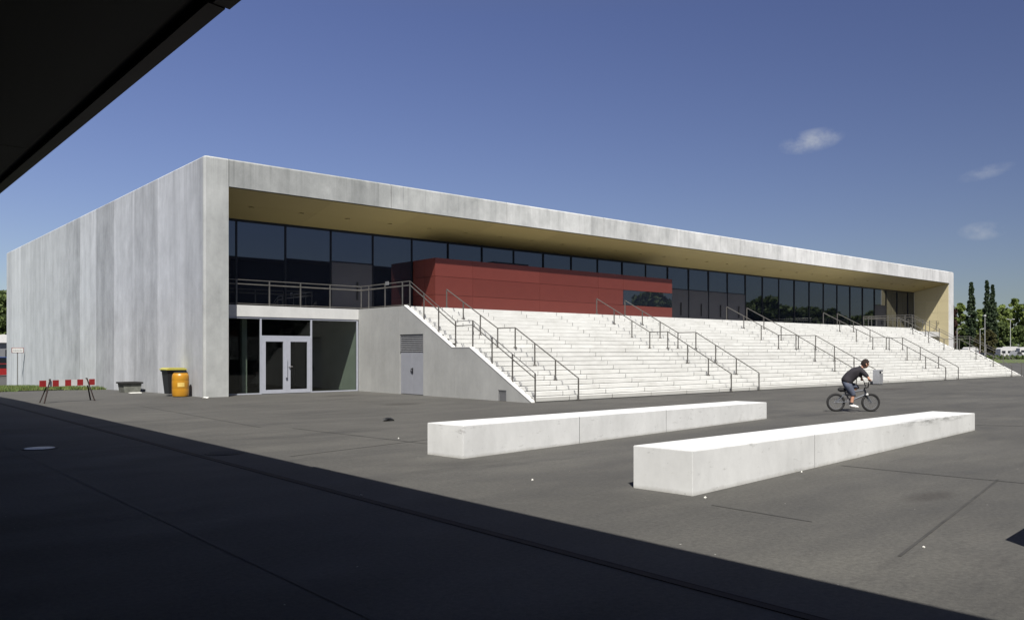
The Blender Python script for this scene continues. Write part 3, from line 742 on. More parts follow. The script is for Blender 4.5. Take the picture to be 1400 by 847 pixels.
# building across the square (seen in the glass)
opp = thing('opposite_building', (20, -2, 0), 'dark flat-roofed building across the square, mirrored in the glass', 'building')
M['opp'] = plain('opp_dark', (0.012, 0.012, 0.014), 0.6)
m = MB(); m.box(8, 62, -14, -2.0, 0, 9.3); m.build('wall', M['opp'], opp)  # near end lengthened out of view to keep sky light off the shaded ground
m = MB(); m.box(7.9, 62.1, -14.1, -1.8, 9.3, 9.6); m.build('roof', M['can_edge'], opp)
for i in range(14):
    m = MB(); m.box(16.5+3.2*i, 19.1+3.2*i, -2.0, -1.97, 1.0, 3.4); m.build('window', M['glass'], opp)

# ------------------------------------------------------------------ small things by the side wall
# red and white barrier
M['redpaint'] = plain('barrier_red', (0.30, 0.022, 0.022), 0.45, 0, 0.15)
bx0, by0, bx1, by1 = 5.57, 29.35, 7.33, 30.02
d = Vector((bx1-bx0, by1-by0, 0)); bl = d.length; ang = math.atan2(d.y, d.x)
bar = thing('road_barrier', (bx0, by0, 0), 'low red and white striped barrier board on splayed dark legs', 'barrier', rz=ang, local=True)
m = MB()
for i in range(9):
    m.box(i*bl/9, (i+1)*bl/9-0.0005, -0.012, 0.012, 0.52, 0.72, i % 2)
m.build('board', [M['redpaint'], M['white']], bar)
M['legs'] = plain('barrier_leg', (0.025, 0.016, 0.015), 0.95)
for xx, f1, f2 in ((0.34, 0.0, 0.15), (1.59, 1.72, 1.90)):
    m = MB(); m.bar((xx-0.01, -0.03, 0.76), (f1, -0.24, 0.0), 0.035, 0.03); m.bar((xx+0.01, 0.03, 0.76), (f2, 0.24, 0.0), 0.035, 0.03); m.bar(((xx+f1)/2, -0.13, 0.38), ((xx+f2)/2, 0.13, 0.38), 0.02, 0.02)
    m.build('leg', M['legs'], bar)
# planter trough
tr = thing('planter_trough', (10.2, 36.3, gz(10.2, 36.3)), 'grey stained concrete trough with a dark rim against the side wall', 'trough')
z = gz(10.2, 36.3)
M['trough'] = plain('trough_concrete', (0.12, 0.125, 0.11), 0.9, 0, 0.35, 5)
m = MB(); m.prism([(9.90, z), (10.5, z), (10.56, z+0.36), (9.84, z+0.36)], 'y', 35.9, 36.68); m.build('basin', M['trough'], tr)
m = MB(); m.cbox(9.79, 10.61, 35.83, 35.93, z+0.36, z+0.43, 0.012); m.cbox(9.79, 10.61, 36.65, 36.75, z+0.36, z+0.43, 0.012); m.cbox(9.79, 9.89, 35.94, 36.64, z+0.36, z+0.43, 0.012); m.cbox(10.51, 10.61, 35.94, 36.64, z+0.36, z+0.43, 0.012); m.build('rim', M['darkgap'], tr)
m = MB(); m.box(9.89, 10.51, 35.94, 36.64, z+0.34, z+0.40); m.build('soil', M['tar'], tr)
# wheeled bin
wb = thing('wheeled_bin', (10.32, 31.30, 0), 'black wheeled bin with a yellow lid standing against the side wall', 'bin')
M['yellowlid'] = plain('lid_yellow', (0.38, 0.35, 0.07), 0.4, 0, 0.06)
m = MB(); v = []
for (s, z) in ((0.235, 0.08), (0.31, 0.92)):
    for (sx, sy) in ((-1, -1), (1, -1), (1, 1), (-1, 1)): v.append((10.32+sx*s, 31.30+sy*s*1.08, z))
m.add(v, [(0, 1, 2, 3), (4, 5, 6, 7), (0, 1, 5, 4), (1, 2, 6, 5), (2, 3, 7, 6), (3, 0, 4, 7)]); m.box(9.98, 10.66, 30.93, 31.67, 0.90, 0.96)
m.build('body', M['black'], wb)
m = MB(); m.prism([(9.94, 0.962), (10.69, 0.962), (10.69, 1.0), (10.6, 1.04), (10.05, 1.04), (9.94, 0.99)], 'y', 30.90, 31.70); m.build('lid', M['yellowlid'], wb)
for yy in (31.02, 31.58):
    m = MB(); m.lathe([(0.02, -0.03), (0.09, -0.03), (0.1, -0.015), (0.1, 0.015), (0.09, 0.03), (0.02, 0.03)], (10.54, yy, 0.1), 16, 'y'); m.build('wheel', M['black'], wb, True)
m = MB(); m.tube([(10.66, 31.08, 0.93), (10.71, 31.08, 0.96), (10.71, 31.52, 0.96), (10.66, 31.52, 0.93)], 0.015, 6); m.build('handle', M['black'], wb)
# yellow drum
M['drum'] = plain('drum_yellow', (0.40, 0.19, 0.014), 0.35, 0, 0.12, 3)
dr = thing('plastic_drum', (10.30, 30.45, 0), 'orange yellow plastic drum standing in front of the black bin', 'drum')
m = MB(); c = (10.30, 30.45, 0)
m.lathe([(0.23, 0), (0.275, 0.03), (0.29, 0.10), (0.295, 0.26), (0.292, 0.28), (0.292, 0.30), (0.296, 0.32), (0.297, 0.56), (0.293, 0.58), (0.293, 0.60), (0.296, 0.62), (0.29, 0.75), (0.265, 0.83), (0.22, 0.865), (0.20, 0.865)], c, 28); m.build('body', M['drum'], dr, True)
m = MB(); m.lathe([(0.205, 0.866), (0.225, 0.866), (0.225, 0.90), (0.19, 0.905)], c, 28); m.build('lid', M['black'], dr, True)
m = MB()
for j in range(8):
    a = math.atan2(-0.93, -0.3)+(j-3.5)*0.10; a2 = a+0.10
    m.add([(c[0]+0.3005*math.cos(q), c[1]+0.3005*math.sin(q), zz) for q, zz in ((a, 0.37), (a2, 0.37), (a2, 0.52), (a, 0.52))], [(0, 1, 2, 3)])
m.build('sticker', plain('sticker_pale', (0.62, 0.45, 0.13), 0.4), dr)
# notice on a post by the far end of the wall
sg = thing('notice_sign', (10.25, 61.0, gz(10.25, 61)), 'small white notice with a red border on a thin post', 'sign')
z = gz(10.25, 61)
m = MB(); m.tube([(10.32, 61.0, z), (10.32, 61.0, 1.9)], 0.025, 8); m.build('post', M['railc'], sg)
M['signred'] = plain('sign_border', (0.16, 0.035, 0.03), 0.5)
m = MB(); m.box(9.98, 10.66, 60.93, 60.965, 1.57, 1.91); m.build('board', M['signred'], sg)
m = MB(); m.box(10.015, 10.625, 60.915, 60.93, 1.605, 1.875); m.build('face', M['white'], sg)
m = MB()
for r in range(2):
    xq = 10.06; rr = random.Random(r)
    while xq < 10.55:
        wq = rr.uniform(0.04, 0.09); m.box(xq, xq+wq, 60.908, 60.915, 1.77-0.09*r, 1.81-0.09*r); xq += wq+0.025
m.build('lettering', M['louvre'], sg)

# scraps lying about
def scrap(name, x, y, s, mat, label, cat, z=None, seed=0):
    rg = random.Random(seed); bm = bmesh.new(); bmesh.ops.create_icosphere(bm, subdivisions=2, radius=1)
    for v in bm.verts:
        k_ = 1+rg.uniform(-.35, .35); v.co = (x+v.co.x*s[0]*k_, y+v.co.y*s[1]*k_, (gz(x, y) if z is None else z)+max(0.0, v.co.z+0.55)*s[2]*k_)
    o = MB().bm(bm).build(name, mat); tag(o, label, cat); return o
scrap('dark_rag', 10.37, 16.53, (0.15, 0.09, 0.045), M['black'], 'small black rag lying on the sunlit asphalt', 'rag', seed=2)
scrap('paper_scrap', 10.62, 28.85, (0.09, 0.05, 0.03), M['scrap'], 'white paper scrap at the foot of the corner column', 'litter', seed=3)
m = MB(); m.cbox(9.78, 10.22, 34.7, 34.95, gz(10, 34.8)+0.001, gz(10, 34.8)+0.03, 0.008); tag(m.build('white_board', M['scrap']), 'thin white board lying flat on asphalt before the trough', 'board')
def on_px(u, v):                       # ground point for a spot measured on the photograph
    F = Vector((0.6525, 0.7578, 0)); Rr = Vector((0.7578, -0.6525, 0)); dd = 1.62*1119.5/(v-481); p = F*dd+Rr*((u-700)/1119.5*dd); return p
wh = [(964, 680, 'crumpled white scrap just in front of the bench nearest the shadow'), (1096, 645, 'white scrap on sunlit asphalt beside the front of the near bench'),
      (1263, 748, 'tiny white scrap next to the straight dark joint in the asphalt'), (728, 656, 'white scrap on sunlit asphalt between the two long benches'),
      (545, 599, 'tiny white scrap near the black rag on the asphalt'), (494, 677, 'flat white scrap in the shade beside the slot drain')]
for i, (u, v, l) in enumerate(wh):
    p = on_px(u, v); s = 0.012 if i else 0.018
    scrap('paper_scrap', p.x, p.y, (s, s*.8, 0.010), M['scrap'], l, 'litter', seed=10+i)

# litter bin by the stair foot
lb = thing('litter_bin', (40.5, 19.05, 0), 'grey metal litter bin with a dark slot at the stair foot', 'litter bin')
M['binsteel'] = plain('bin_steel', (0.34, 0.35, 0.37), 0.45, 0.4, 0.1)
lx, ly = 40.5, 19.05
m = MB(); m.cbox(lx-0.2, lx+0.2, ly-0.17, ly+0.17, 0.03, 0.54, 0.015); m.cbox(lx-0.2, lx+0.2, ly-0.17, ly+0.17, 0.66, 0.74, 0.015); m.box(lx-0.2, lx-0.16, ly-0.16, ly+0.16, 0.53, 0.67); m.box(lx+0.16, lx+0.2, ly-0.16, ly+0.16, 0.53, 0.67); m.box(lx-0.16, lx+0.16, ly+0.12, ly+0.16, 0.53, 0.67); m.build('body', M['binsteel'], lb)
m = MB(); m.box(lx-0.155, lx+0.155, ly-0.08, ly+0.115, 0.541, 0.55); m.build('opening', M['black'], lb)
m = MB(); m.box(lx-0.01, lx+0.15, ly-0.178, ly-0.171, 0.56, 0.65); m.build('sticker', M['white'], lb)
m = MB(); m.box(lx-0.17, lx+0.17, ly-0.14, ly+0.14, 0, 0.03); m.build('plinth', M['black'], lb)

# ------------------------------------------------------------------ bicycle
BANG = R_(-44)
bike = thing('bicycle', (21.30, 11.18, 0), 'small grey stunt bicycle being ridden across the square', 'bicycle', rz=BANG, local=True)
M['frame'] = plain('bike_frame', (0.10, 0.11, 0.13), 0.45, 0.2)
M['rubber'] = plain('rubber', (0.014, 0.014, 0.015), 0.8)
M['chrome'] = plain('rim_metal', (0.45, 0.46, 0.48), 0.3, 0.8)
def torus(m, c, Rr, r, n=36, k=8):
    vs = []
    for i in range(n):
        a = 2*math.pi*i/n
        for j in range(k):
            b = 2*math.pi*j/k; q = Rr+r*math.cos(b); vs.append((c[0]+q*math.cos(a), c[1]+r*math.sin(b), c[2]+q*math.sin(a)))
    return m.add(vs, [(i*k+j, i*k+(j+1) % k, ((i+1) % n)*k+(j+1) % k, ((i+1) % n)*k+j) for i in range(n) for j in range(k)])
RH, FH, BB = (0, 0, .252), (0.93, 0, .252), (0.37, 0, 0.285)
for c in (RH, FH):
    w = torus(MB(), c, 0.219, 0.034).build('wheel', M['rubber'], bike, True)
    torus(MB(), c, 0.186, 0.010, 36, 6).build('rim', M['chrome'], w, True)
    m = MB()
    for i in range(18):
        a = 2*math.pi*i/18; s = 0.03*(-1)**i; m.bar((c[0]+0.02*math.cos(a+.5), s, c[2]+0.02*math.sin(a+.5)), (c[0]+0.184*math.cos(a), 0, c[2]+0.184*math.sin(a)), 0.0025, 0.0025)
    m.lathe([(0.022, -0.05), (0.022, 0.05)], c, 12, 'y'); m.build('spokes', M['chrome'], w)
ST, HT0, HT1 = (0.25, 0, 0.52), (0.80, 0, 0.47), (0.775, 0, 0.585)
m = MB()
m.tube([BB, HT0], 0.021, 10); m.tube([ST, HT1], 0.018, 10); m.tube([BB, ST, (0.235, 0, 0.56)], 0.017, 10); m.tube([HT0, HT1], 0.024, 10)
for s in (-1, 1):
    m.tube([(BB[0], s*0.03, BB[2]), (0.2, s*0.045, .26), (0, s*0.055, .252)], 0.011, 8); m.tube([(ST[0], s*0.02, ST[2]-.03), (0, s*0.055, .252)], 0.010, 8)
m.build('frame', M['frame'], bike, True)
m = MB(); m.tube([(0.80, 0, 0.48), (0.815, 0, 0.455)], 0.03, 10)
for s in (-1, 1): m.tube([(0.815, s*0.05, 0.465), (0.86, s*0.055, 0.36), (0.93, s*0.055, 0.252)], [0.019, 0.016, 0.012], 8, 1)
m.cbox(0.78, 0.85, -0.07, 0.07, 0.445, 0.50, 0.012); m.build('fork', [M['white'], M['frame']], bike, True)
m = MB(); m.tube([HT1, (0.765, 0, 0.64), (0.83, 0, 0.655)], 0.016, 8)
for s in (-1, 1): m.tube([(0.83, 0, 0.655), (0.83, s*0.08, 0.66), (0.815, s*0.20, 0.84), (0.80, s*0.33, 0.855)], 0.012, 8)
m.tube([(0.822, -0.15, 0.775), (0.822, 0.15, 0.775)], 0.010, 8)
hb = m.build('handlebar', M['black'], bike, True)
for s in (-1, 1): MB().tube([(0.80, s*0.24, 0.85), (0.797, s*0.345, 0.856)], 0.018, 8).build('grip', M['rubber'], hb, True)
m = MB()
m.tube([(0.06, 0, 0.60), (0.12, 0, 0.605), (0.22, 0, 0.59), (0.34, 0, 0.585)], [0.035, 0.07, 0.05, 0.022], 10); m.build('saddle', M['rubber'], bike, True)
m = MB(); m.lathe([(0.03, -0.045), (0.085, -0.045), (0.085, -0.04), (0.03, -0.04)], BB, 24, 'y'); m.bar((BB[0], -0.07, BB[2]), (BB[0]+0.03, -0.075, BB[2]-0.16), 0.018, 0.024); m.bar((BB[0], 0.07, BB[2]), (BB[0]-0.03, 0.075, BB[2]+0.16), 0.018, 0.024); m.tube([(BB[0], -0.075, BB[2]), (BB[0], 0.075, BB[2])], 0.02, 10)
ck = m.build('crank', M['chrome'], bike)
for (x, y, z) in ((BB[0]+.03, -0.13, BB[2]-.16), (BB[0]-.03, 0.13, BB[2]+.16)): MB().cbox(x-.05, x+.05, y-.05, y+.05, z-.012, z+.012, 0.005).build('pedal', M['black'], ck)

# ------------------------------------------------------------------ cyclist
def skin(name, nodes, edges, mat, parent, sub=2):
    me = bpy.data.meshes.new(name); me.from_pydata([n[0] for n in nodes], edges, []); me.materials.append(mat)
    o = bpy.data.objects.new(name, me); COL.objects.link(o)
    if parent is not None: o.parent = parent
    md = o.modifiers.new('Skin', 'SKIN'); md.use_smooth_shade = True
    for i, n in enumerate(nodes):
        r = n[1]; sv = me.skin_vertices[0].data[i]; sv.radius = r if isinstance(r, tuple) else (r, r); sv.use_root = (i == 0)
    ss = o.modifiers.new('Sub', 'SUBSURF'); ss.levels = sub; ss.render_levels = sub
    return o
person = thing('person', (21.30, 11.18, 0), 'cyclist in dark jacket and blue-grey shorts leaning over the handlebar', 'person', rz=BANG, local=True)
M['skin'] = plain('skin', (0.50, 0.27, 0.18), 0.55, 0, 0.06)
M['jacket'] = plain('dark_jacket', (0.018, 0.016, 0.021), 0.85, 0, 0.3, 9)
M['shorts'] = plain('shorts_blue', (0.060, 0.072, 0.105), 0.85, 0, 0.25, 9)
M['shoe'] = plain('shoe_white', (0.70, 0.68, 0.66), 0.6)
M['hair'] = plain('hair_dark', (0.016, 0.009, 0.007), 0.95, 0, 0.3, 30)
HIP = (0.27, 0, 0.76); CH_ = (0.53, 0, 1.08); NK = (0.67, 0, 1.185)
def arm(s): return [(0.61, s*0.165, 1.125), (0.735, s*0.225, 0.99), (0.80, s*0.27, 0.885)]
def leg(s):
    if s < 0: return [(0.28, -0.09, 0.74), (0.42, -0.115, 0.47), (0.375, -0.115, 0.20)]
    return [(0.28, 0.09, 0.74), (0.62, 0.115, 0.66), (0.40, 0.115, 0.50)]
# body in one skin surface
nodes = [(HIP, 0.08), ((0.38, 0, 0.93), 0.075), (CH_, 0.085), (NK, 0.05), ((0.735, 0, 1.235), 0.05)]
edges = [(0, 1), (1, 2), (2, 3), (3, 4)]
for s in (-1, 1):
    a = arm(s); b = len(nodes); nodes += [(a[0], 0.055), (a[1], 0.04), (a[2], 0.028)]; edges += [(2, b), (b, b+1), (b+1, b+2)]
    l = leg(s); b = len(nodes); nodes += [(l[0], 0.085), (l[1], 0.058), (l[2], 0.038)]; edges += [(0, b), (b, b+1), (b+1, b+2)]
body = skin('body', nodes, edges, M['skin'], person)
# head with face
HC = Vector((0.785, 0, 1.295)); bm = bmesh.new(); bmesh.ops.create_uvsphere(bm, u_segments=24, v_segments=16, radius=1)
pitch = Matrix.Rotation(R_(18), 3, 'Y')
for v in bm.verts:
    q = v.co.copy(); x, y, z = q
    w = 0.088 if z > -0.2 else 0.088*(1-0.28*(-z-0.2))
    p = Vector((x*(0.098 if x < 0 else 0.092), y*w, z*0.122))
    if x > 0.8 and abs(y) < 0.35 and -0.35 < z < 0.15: p.x += 0.022*(1-abs(z+0.1)/0.3) * (1-abs(y)/0.35)      # nose
    if x > 0.75 and abs(abs(y)-0.38) < 0.2 and 0.0 < z < 0.3: p.x -= 0.010                                       # eye sockets
    if x > 0.7 and z < -0.6: p.x += 0.012                                                                       # chin
    v.co = HC+pitch @ p
m = MB(); m.bm(bm)
hd = m.build('head', M['skin'], person, True)
m = MB()
for s in (-1, 1):
    bm = bmesh.new(); bmesh.ops.create_uvsphere(bm, u_segments=10, v_segments=8, radius=1)
    for v in bm.verts: v.co = HC+pitch @ Vector((-0.005+v.co.x*0.022, s*0.088+v.co.y*0.012, -0.01+v.co.z*0.034))
    m.bm(bm)
m.build('ear', M['skin'], hd, True)
m = MB()
for s in (-1, 1):
    bm = bmesh.new(); bmesh.ops.create_uvsphere(bm, u_segments=8, v_segments=6, radius=0.012)
    for v in bm.verts: v.co = v.co+HC+pitch @ Vector((0.080, s*0.034, 0.018))
    m.bm(bm)
bm = bmesh.new(); bmesh.ops.create_cube(bm, size=1)
for v in bm.verts: v.co = HC+pitch @ Vector((0.082+v.co.x*0.012, v.co.y*0.045, -0.062+v.co.z*0.008))
m.bm(bm); m.build('eyes_and_mouth', M['hair'], hd)
bm = bmesh.new(); bmesh.ops.create_uvsphere(bm, u_segments=28, v_segments=18, radius=1); rg = random.Random(4)
for v in list(bm.verts):
    x, y, z = v.co
    if (x > 0.55 and z < 0.35) or (z < -0.45) or (x > 0.1 and z < -0.05): bm.verts.remove(v)
for v in bm.verts:
    x, y, z = v.co; k_ = 1.0+rg.uniform(-0.06, 0.10)
    v.co = HC+pitch @ Vector((x*0.106*k_-0.004, y*0.098*k_, 0.004+z*0.130*k_))
m = MB(); m.bm(bm); hr = m.build('hair', M['hair'], person, True)
sm = hr.modifiers.new('Solid', 'SOLIDIFY'); sm.thickness = 0.02; sm.offset = -1
# jacket
nodes = [((0.26, 0, 0.755), (0.165, 0.165)), ((0.30, 0, 0.86), (0.165, 0.165)), (CH_, (0.175, 0.185)), ((0.645, 0, 1.17), 0.10), ((0.70, 0, 1.205), 0.075), ((0.41, 0, 0.98), (0.165, 0.17))]
edges = [(0, 1), (1, 5), (5, 2), (2, 3), (3, 4)]
for s in (-1, 1):
    a = arm(s); b = len(nodes); nodes += [(a[0], 0.09), (a[1], 0.062), (tuple(Vector(a[1]).lerp(Vector(a[2]), 0.55)), 0.048)]; edges += [(2, b), (b, b+1), (b+1, b+2)]
skin('jacket', nodes, edges, M['jacket'], person)
nodes = [((0.28, 0, 0.80), (0.14, 0.14)), ((0.26, 0, 0.72), (0.13, 0.14))]; edges = [(0, 1)]
for s in (-1, 1):
    l = leg(s); l = [tuple(Vector(l[0]).lerp(Vector(l[1]), 0.22))]+l[1:]; b = len(nodes); k1 = tuple(Vector(l[0]).lerp(Vector(l[1]), 0.5)); k2 = tuple(Vector(l[1]).lerp(Vector(l[2]), 0.18))
    nodes += [(l[0], 0.115), (k1, 0.105), (l[1], 0.085), (k2, 0.08)]; edges += [(1, b), (b, b+1), (b+1, b+2), (b+2, b+3)]
skin('shorts', nodes, edges, M['shorts'], person)
for s in (-1, 1):
    l = leg(s)[2]
    m = MB(); m.tube([(l[0]-0.03, l[1], l[2]-0.005), (l[0], l[1], l[2]-0.035), (l[0]+0.10, l[1], l[2]-0.055), (l[0]+0.185, l[1], l[2]-0.068)], [0.040, 0.050, 0.042, 0.022], 12); m.build('shoe', M['shoe'], person, True)
    # sock
    m = MB(); m.tube([(l[0]-0.005, l[1], l[2]+0.06), (l[0], l[1], l[2]-0.01)], 0.046, 12); m.build('sock', M['jacket'], person, True)
    # hand: palm, four fingers round the grip, thumb
    a = Vector(arm(s)[2]); g = Vector((0.80, s*0.29, 0.853))
    hn = [(tuple(a), 0.026), (tuple(g+Vector((-0.035, 0, 0.030))), (0.036, 0.018))]; he = [(0, 1)]
    for q in range(4):
        yo = s*(q-1.5)*0.021; L = (0.9, 1.0, 0.97, 0.8)[q]; b = len(hn)
        hn += [(tuple(g+Vector((0.004, yo, 0.034))), 0.010), (tuple(g+Vector((0.032*L, yo, 0.012))), 0.009), (tuple(g+Vector((0.022*L, yo, -0.022))), 0.008)]; he += [(1, b), (b, b+1), (b+1, b+2)]
    b = len(hn); hn += [(tuple(g+Vector((-0.022, -s*0.045, 0.012))), 0.011), (tuple(g+Vector((0.006, -s*0.052, -0.020))), 0.009)]; he += [(1, b), (b, b+1)]
    skin('hand', hn, he, M['skin'], person, 1)

# ------------------------------------------------------------------ vegetation
def leafmat(name, dark, mid, light):
    k = NT(name); g = k.n('ShaderNodeNewGeometry'); ri = g.outputs['Random Per Island']
    f = k.noise(k.pos(), 0.5, detail=3)
    v = k.math('ADD', k.math('MULTIPLY', ri, 0.5), k.math('MULTIPLY', f, 0.5))
    c = k.ramp(v, ((0.2, dark), (0.5, mid), (0.8, light)))
    k.set(c, 0.7)
    tl = k.n('ShaderNodeBsdfTranslucent'); k.l(c, tl.inputs[0]); mx = k.n('ShaderNodeMixShader'); mx.inputs[0].default_value = 0.22
    k.l(k.b.outputs[0], mx.inputs[1]); k.l(tl.outputs[0], mx.inputs[2]); k.l(mx.outputs[0], k.t.nodes['Material Output'].inputs[0]); return k.m
M['leaf_poplar'] = leafmat('leaf_poplar', (0.016, 0.032, 0.014), (0.032, 0.056, 0.022), (0.055, 0.085, 0.032))
M['leaf_green'] = leafmat('leaf_green', (0.070, 0.100, 0.022), (0.140, 0.190, 0.042), (0.215, 0.270, 0.065))
M['leaf_dark'] = leafmat('leaf_dark', (0.046, 0.070, 0.022), (0.090, 0.130, 0.034), (0.14, 0.185, 0.052))
M['leaf_copper'] = leafmat('leaf_copper', (0.030, 0.014, 0.012), (0.055, 0.024, 0.018), (0.085, 0.040, 0.026))
M['leaf_olive'] = leafmat('leaf_olive', (0.040, 0.042, 0.016), (0.075, 0.072, 0.024), (0.11, 0.105, 0.035))
M['bark'] = plain('bark', (0.085, 0.065, 0.048), 0.9, 0, 0.3, 3)
def crown_mesh(seed, h, base, w, n, leaf, shape):
    rg = np.random.default_rng(seed)
    cl = []
    nc = 110 if shape == 'round' else 150
    for i in range(nc):
        t = rg.random()
        z = base+(h-base)*t
        if shape == 'poplar': rad = w*min(1.0, 0.30+1.9*t)*max(0.06, 1-t**2.4)*0.9
        else: rad = w*math.sqrt(max(0.02, 1-(2*t-0.85)**2*0.85))
        a = rg.random()*6.283; q = rad*math.sqrt(rg.random())*0.85
        s = (0.17 if shape == 'round' else 0.26)*w*(0.7+0.6*rg.random())*((1-0.45*t) if shape == 'poplar' else 1)
        cl.append((q*math.cos(a), q*math.sin(a), z, s))
    cl = np.array(cl); idx = rg.integers(0, nc, n)
    d = rg.normal(size=(n, 3)); d /= np.linalg.norm(d, axis=1)[:, None]; rr = rg.random(n)**0.45
    c = cl[idx, :3]+d*(cl[idx, 3]*rr)[:, None]*np.array([1, 1, 0.85 if shape == 'round' else 1.7])
    c[:, 2] = np.clip(c[:, 2], base*0.7, h)
    u = rg.normal(size=(n, 3)); u /= np.linalg.norm(u, axis=1)[:, None]; w2 = np.cross(u, rg.normal(size=(n, 3))); w2 /= np.linalg.norm(w2, axis=1)[:, None]
    s = leaf*(0.6+0.8*rg.random(n))[:, None]
    v = np.stack((c-u*s-w2*s*.6, c+u*s-w2*s*.5, c+u*s*.8+w2*s*.7, c-u*s*.9+w2*s*.6), 1).reshape(-1, 3)
    me = bpy.data.meshes.new('crown'); me.from_pydata(v.tolist(), [], [(4*i, 4*i+1, 4*i+2, 4*i+3) for i in range(n)]); return me
def trunk_mesh(seed, h, base, w, r):
    rg = random.Random(seed); m = MB()
    m.tube([(0, 0, -0.2), (rg.uniform(-.1, .1), 0, h*0.3), (rg.uniform(-.2, .2), rg.uniform(-.2, .2), h*0.6), (rg.uniform(-.3, .3), rg.uniform(-.3, .3), h*0.9)], [r*1.25, r*0.85, r*0.5, r*0.12], 8)
    for i in range(7):
        a = rg.random()*6.283; z = base+(h-base)*rg.uniform(0.0, 0.55); L = w*rg.uniform(0.4, 0.8)
        m.tube([(0, 0, z), (math.cos(a)*L*.5, math.sin(a)*L*.5, z+L*0.45), (math.cos(a)*L, math.sin(a)*L, z+L*0.8)], [r*.4, r*.25, r*.06], 6)
    return m
MESHES = {}
def tree(name, x, y, h, base, w, leaf, shape, mat, label, group, n=3500, seed=0, cat='tree', z=0.0, share=None):
    t = thing(name, (x, y, z), label, cat, group, local=True)
    if share and share in MESHES: me, tm = MESHES[share]
    else:
        me = crown_mesh(seed, h, base, w, n, leaf, shape); me.materials.append(M[mat]); tm = None
    o = bpy.data.objects.new('crown', me); COL.objects.link(o); o.parent = t
    if tm is None: to = trunk_mesh(seed, h, base, w, max(0.12, h*0.016)).build('trunk', M['bark'], t, True); tm = to.data
    else: to = bpy.data.objects.new('trunk', tm); COL.objects.link(to); to.parent = t
    if share: MESHES[share] = (me, tm)
    return t
Fv, Rv = Vector((0.6525, 0.7578, 0)), Vector((0.7578, -0.6525, 0))
def far(u, d): p = Fv*d+Rv*((u-700)/1119.5*d); return p.x, p.y
def toph(v, d): return 1.62+(481-v)/1119.5*d
def ft(name, u, v, d, wpx, basefrac, leaf, shape, mat, label, group=None, n=3500, seed=0):
    x, y = far(u, d); h = toph(v, d); tree(name, x, y, h, h*basefrac, wpx/2/1119.5*d, leaf, shape, mat, label, group, n, seed)
ft('poplar_tree', 1328.0, 386.5, 240, 19, 0.06, 0.26, 'poplar', 'leaf_poplar', 'tall dark poplar standing alone, closest to the end column of the hall', None, 9000, 11)
ft('poplar_tree', 1349.3, 383.5, 238, 14, 0.06, 0.26, 'poplar', 'leaf_poplar', 'tallest slim dark poplar, the taller of the touching pair', None, 8000, 12)
ft('poplar_tree', 1357.0, 390, 243, 17, 0.06, 0.26, 'poplar', 'leaf_poplar', 'dark poplar leaning against a taller slim one', None, 8000, 13)
G = 'leafy trees behind the caravans'
tl_ = [(1296, 414, 262, 30, 'leaf_copper', 'reddish brown tree half hidden behind the end column of the hall'),
       (1313, 415, 270, 26, 'leaf_green', 'green tree between the end column and the lone poplar'),
       (1339, 424, 275, 26, 'leaf_green', 'lower green tree in the gap between the poplars'),
       (1370, 416, 268, 30, 'leaf_green', 'bright green tree just right of the poplar pair'),
       (1388, 409, 272, 30, 'leaf_green', 'tall bright green tree behind the double-armed lamp'),
       (1407, 408, 266, 34, 'leaf_green', 'bright green tree at the edge of the view above the dark car'),
       (1432, 410, 270, 36, 'leaf_green', 'broad green tree farther along behind the car park'),
       (1462, 412, 264, 40, 'leaf_green', 'broad green tree last in the row behind the car park'),
       (1320, 444, 252, 22, 'leaf_dark', 'low dark tree at the foot of the lone poplar'),
       (1352, 452, 236, 22, 'leaf_olive', 'low brownish bushy tree below the poplar pair'),
       (1370, 440, 246, 26, 'leaf_dark', 'dark mid-height tree behind the white caravan'),
       (1394, 446, 244, 26, 'leaf_dark', 'dark mid-height tree behind the dark car'),
       (1338, 458, 232, 12, 'leaf_olive', 'small olive bush left of the slim white lamp post'),
       (1420, 446, 244, 30, 'leaf_dark', 'dark mid-height tree beyond the last car')]
for i, (u, v, d_, w_, mt, l) in enumerate(tl_): ft('leafy_tree', u, v, d_, w_, 0.12, 0.34, 'round', mt, l, G, 8000, 30+i)
# hedge and verge before the car park
def quad_far(name, u0, u1, da, db, z, mat, kind='structure'):
    p = [far(u0, da), far(u1, da), far(u1, db), far(u0, db)]
    o = MB().add([(q[0], q[1], z) for q in p], [(0, 1, 2, 3)]).build(name, mat); return tag(o, kind=kind)
quad_far('verge', 1290, 1560, 122, 182, 0.02, M['turf'])
def hedge():
    rg = np.random.default_rng(9); n = 9000; d = 186+rg.normal(size=n)*0.5; u = 1296+rg.random(n)*260
    m = MB(); F_ = np.array([0.6525, 0.7578, 0]); R3 = np.array([0.7578, -0.6525, 0])
    c = F_*d[:, None]+R3*((u-700)/1119.5*d)[:, None]; c[:, 2] = rg.random(n)**0.8*(0.75+0.2*np.sin(u*.9))
    a = rg.normal(size=(n, 3)); a /= np.linalg.norm(a, axis=1)[:, None]; b = np.cross(a, rg.normal(size=(n, 3))); b /= np.linalg.norm(b, axis=1)[:, None]
    v = np.stack((c-a*.16-b*.1, c+a*.16-b*.1, c+a*.12+b*.12, c-a*.14+b*.1), 1).reshape(-1, 3)
    m.v = [tuple(q) for q in v]; m.f = [(4*i, 4*i+1, 4*i+2, 4*i+3) for i in range(n)]; m.mi = [0]*n; return m
tag(hedge().build('hedge', M['leaf_dark']), 'low clipped dark hedge along the far car park', 'hedge')
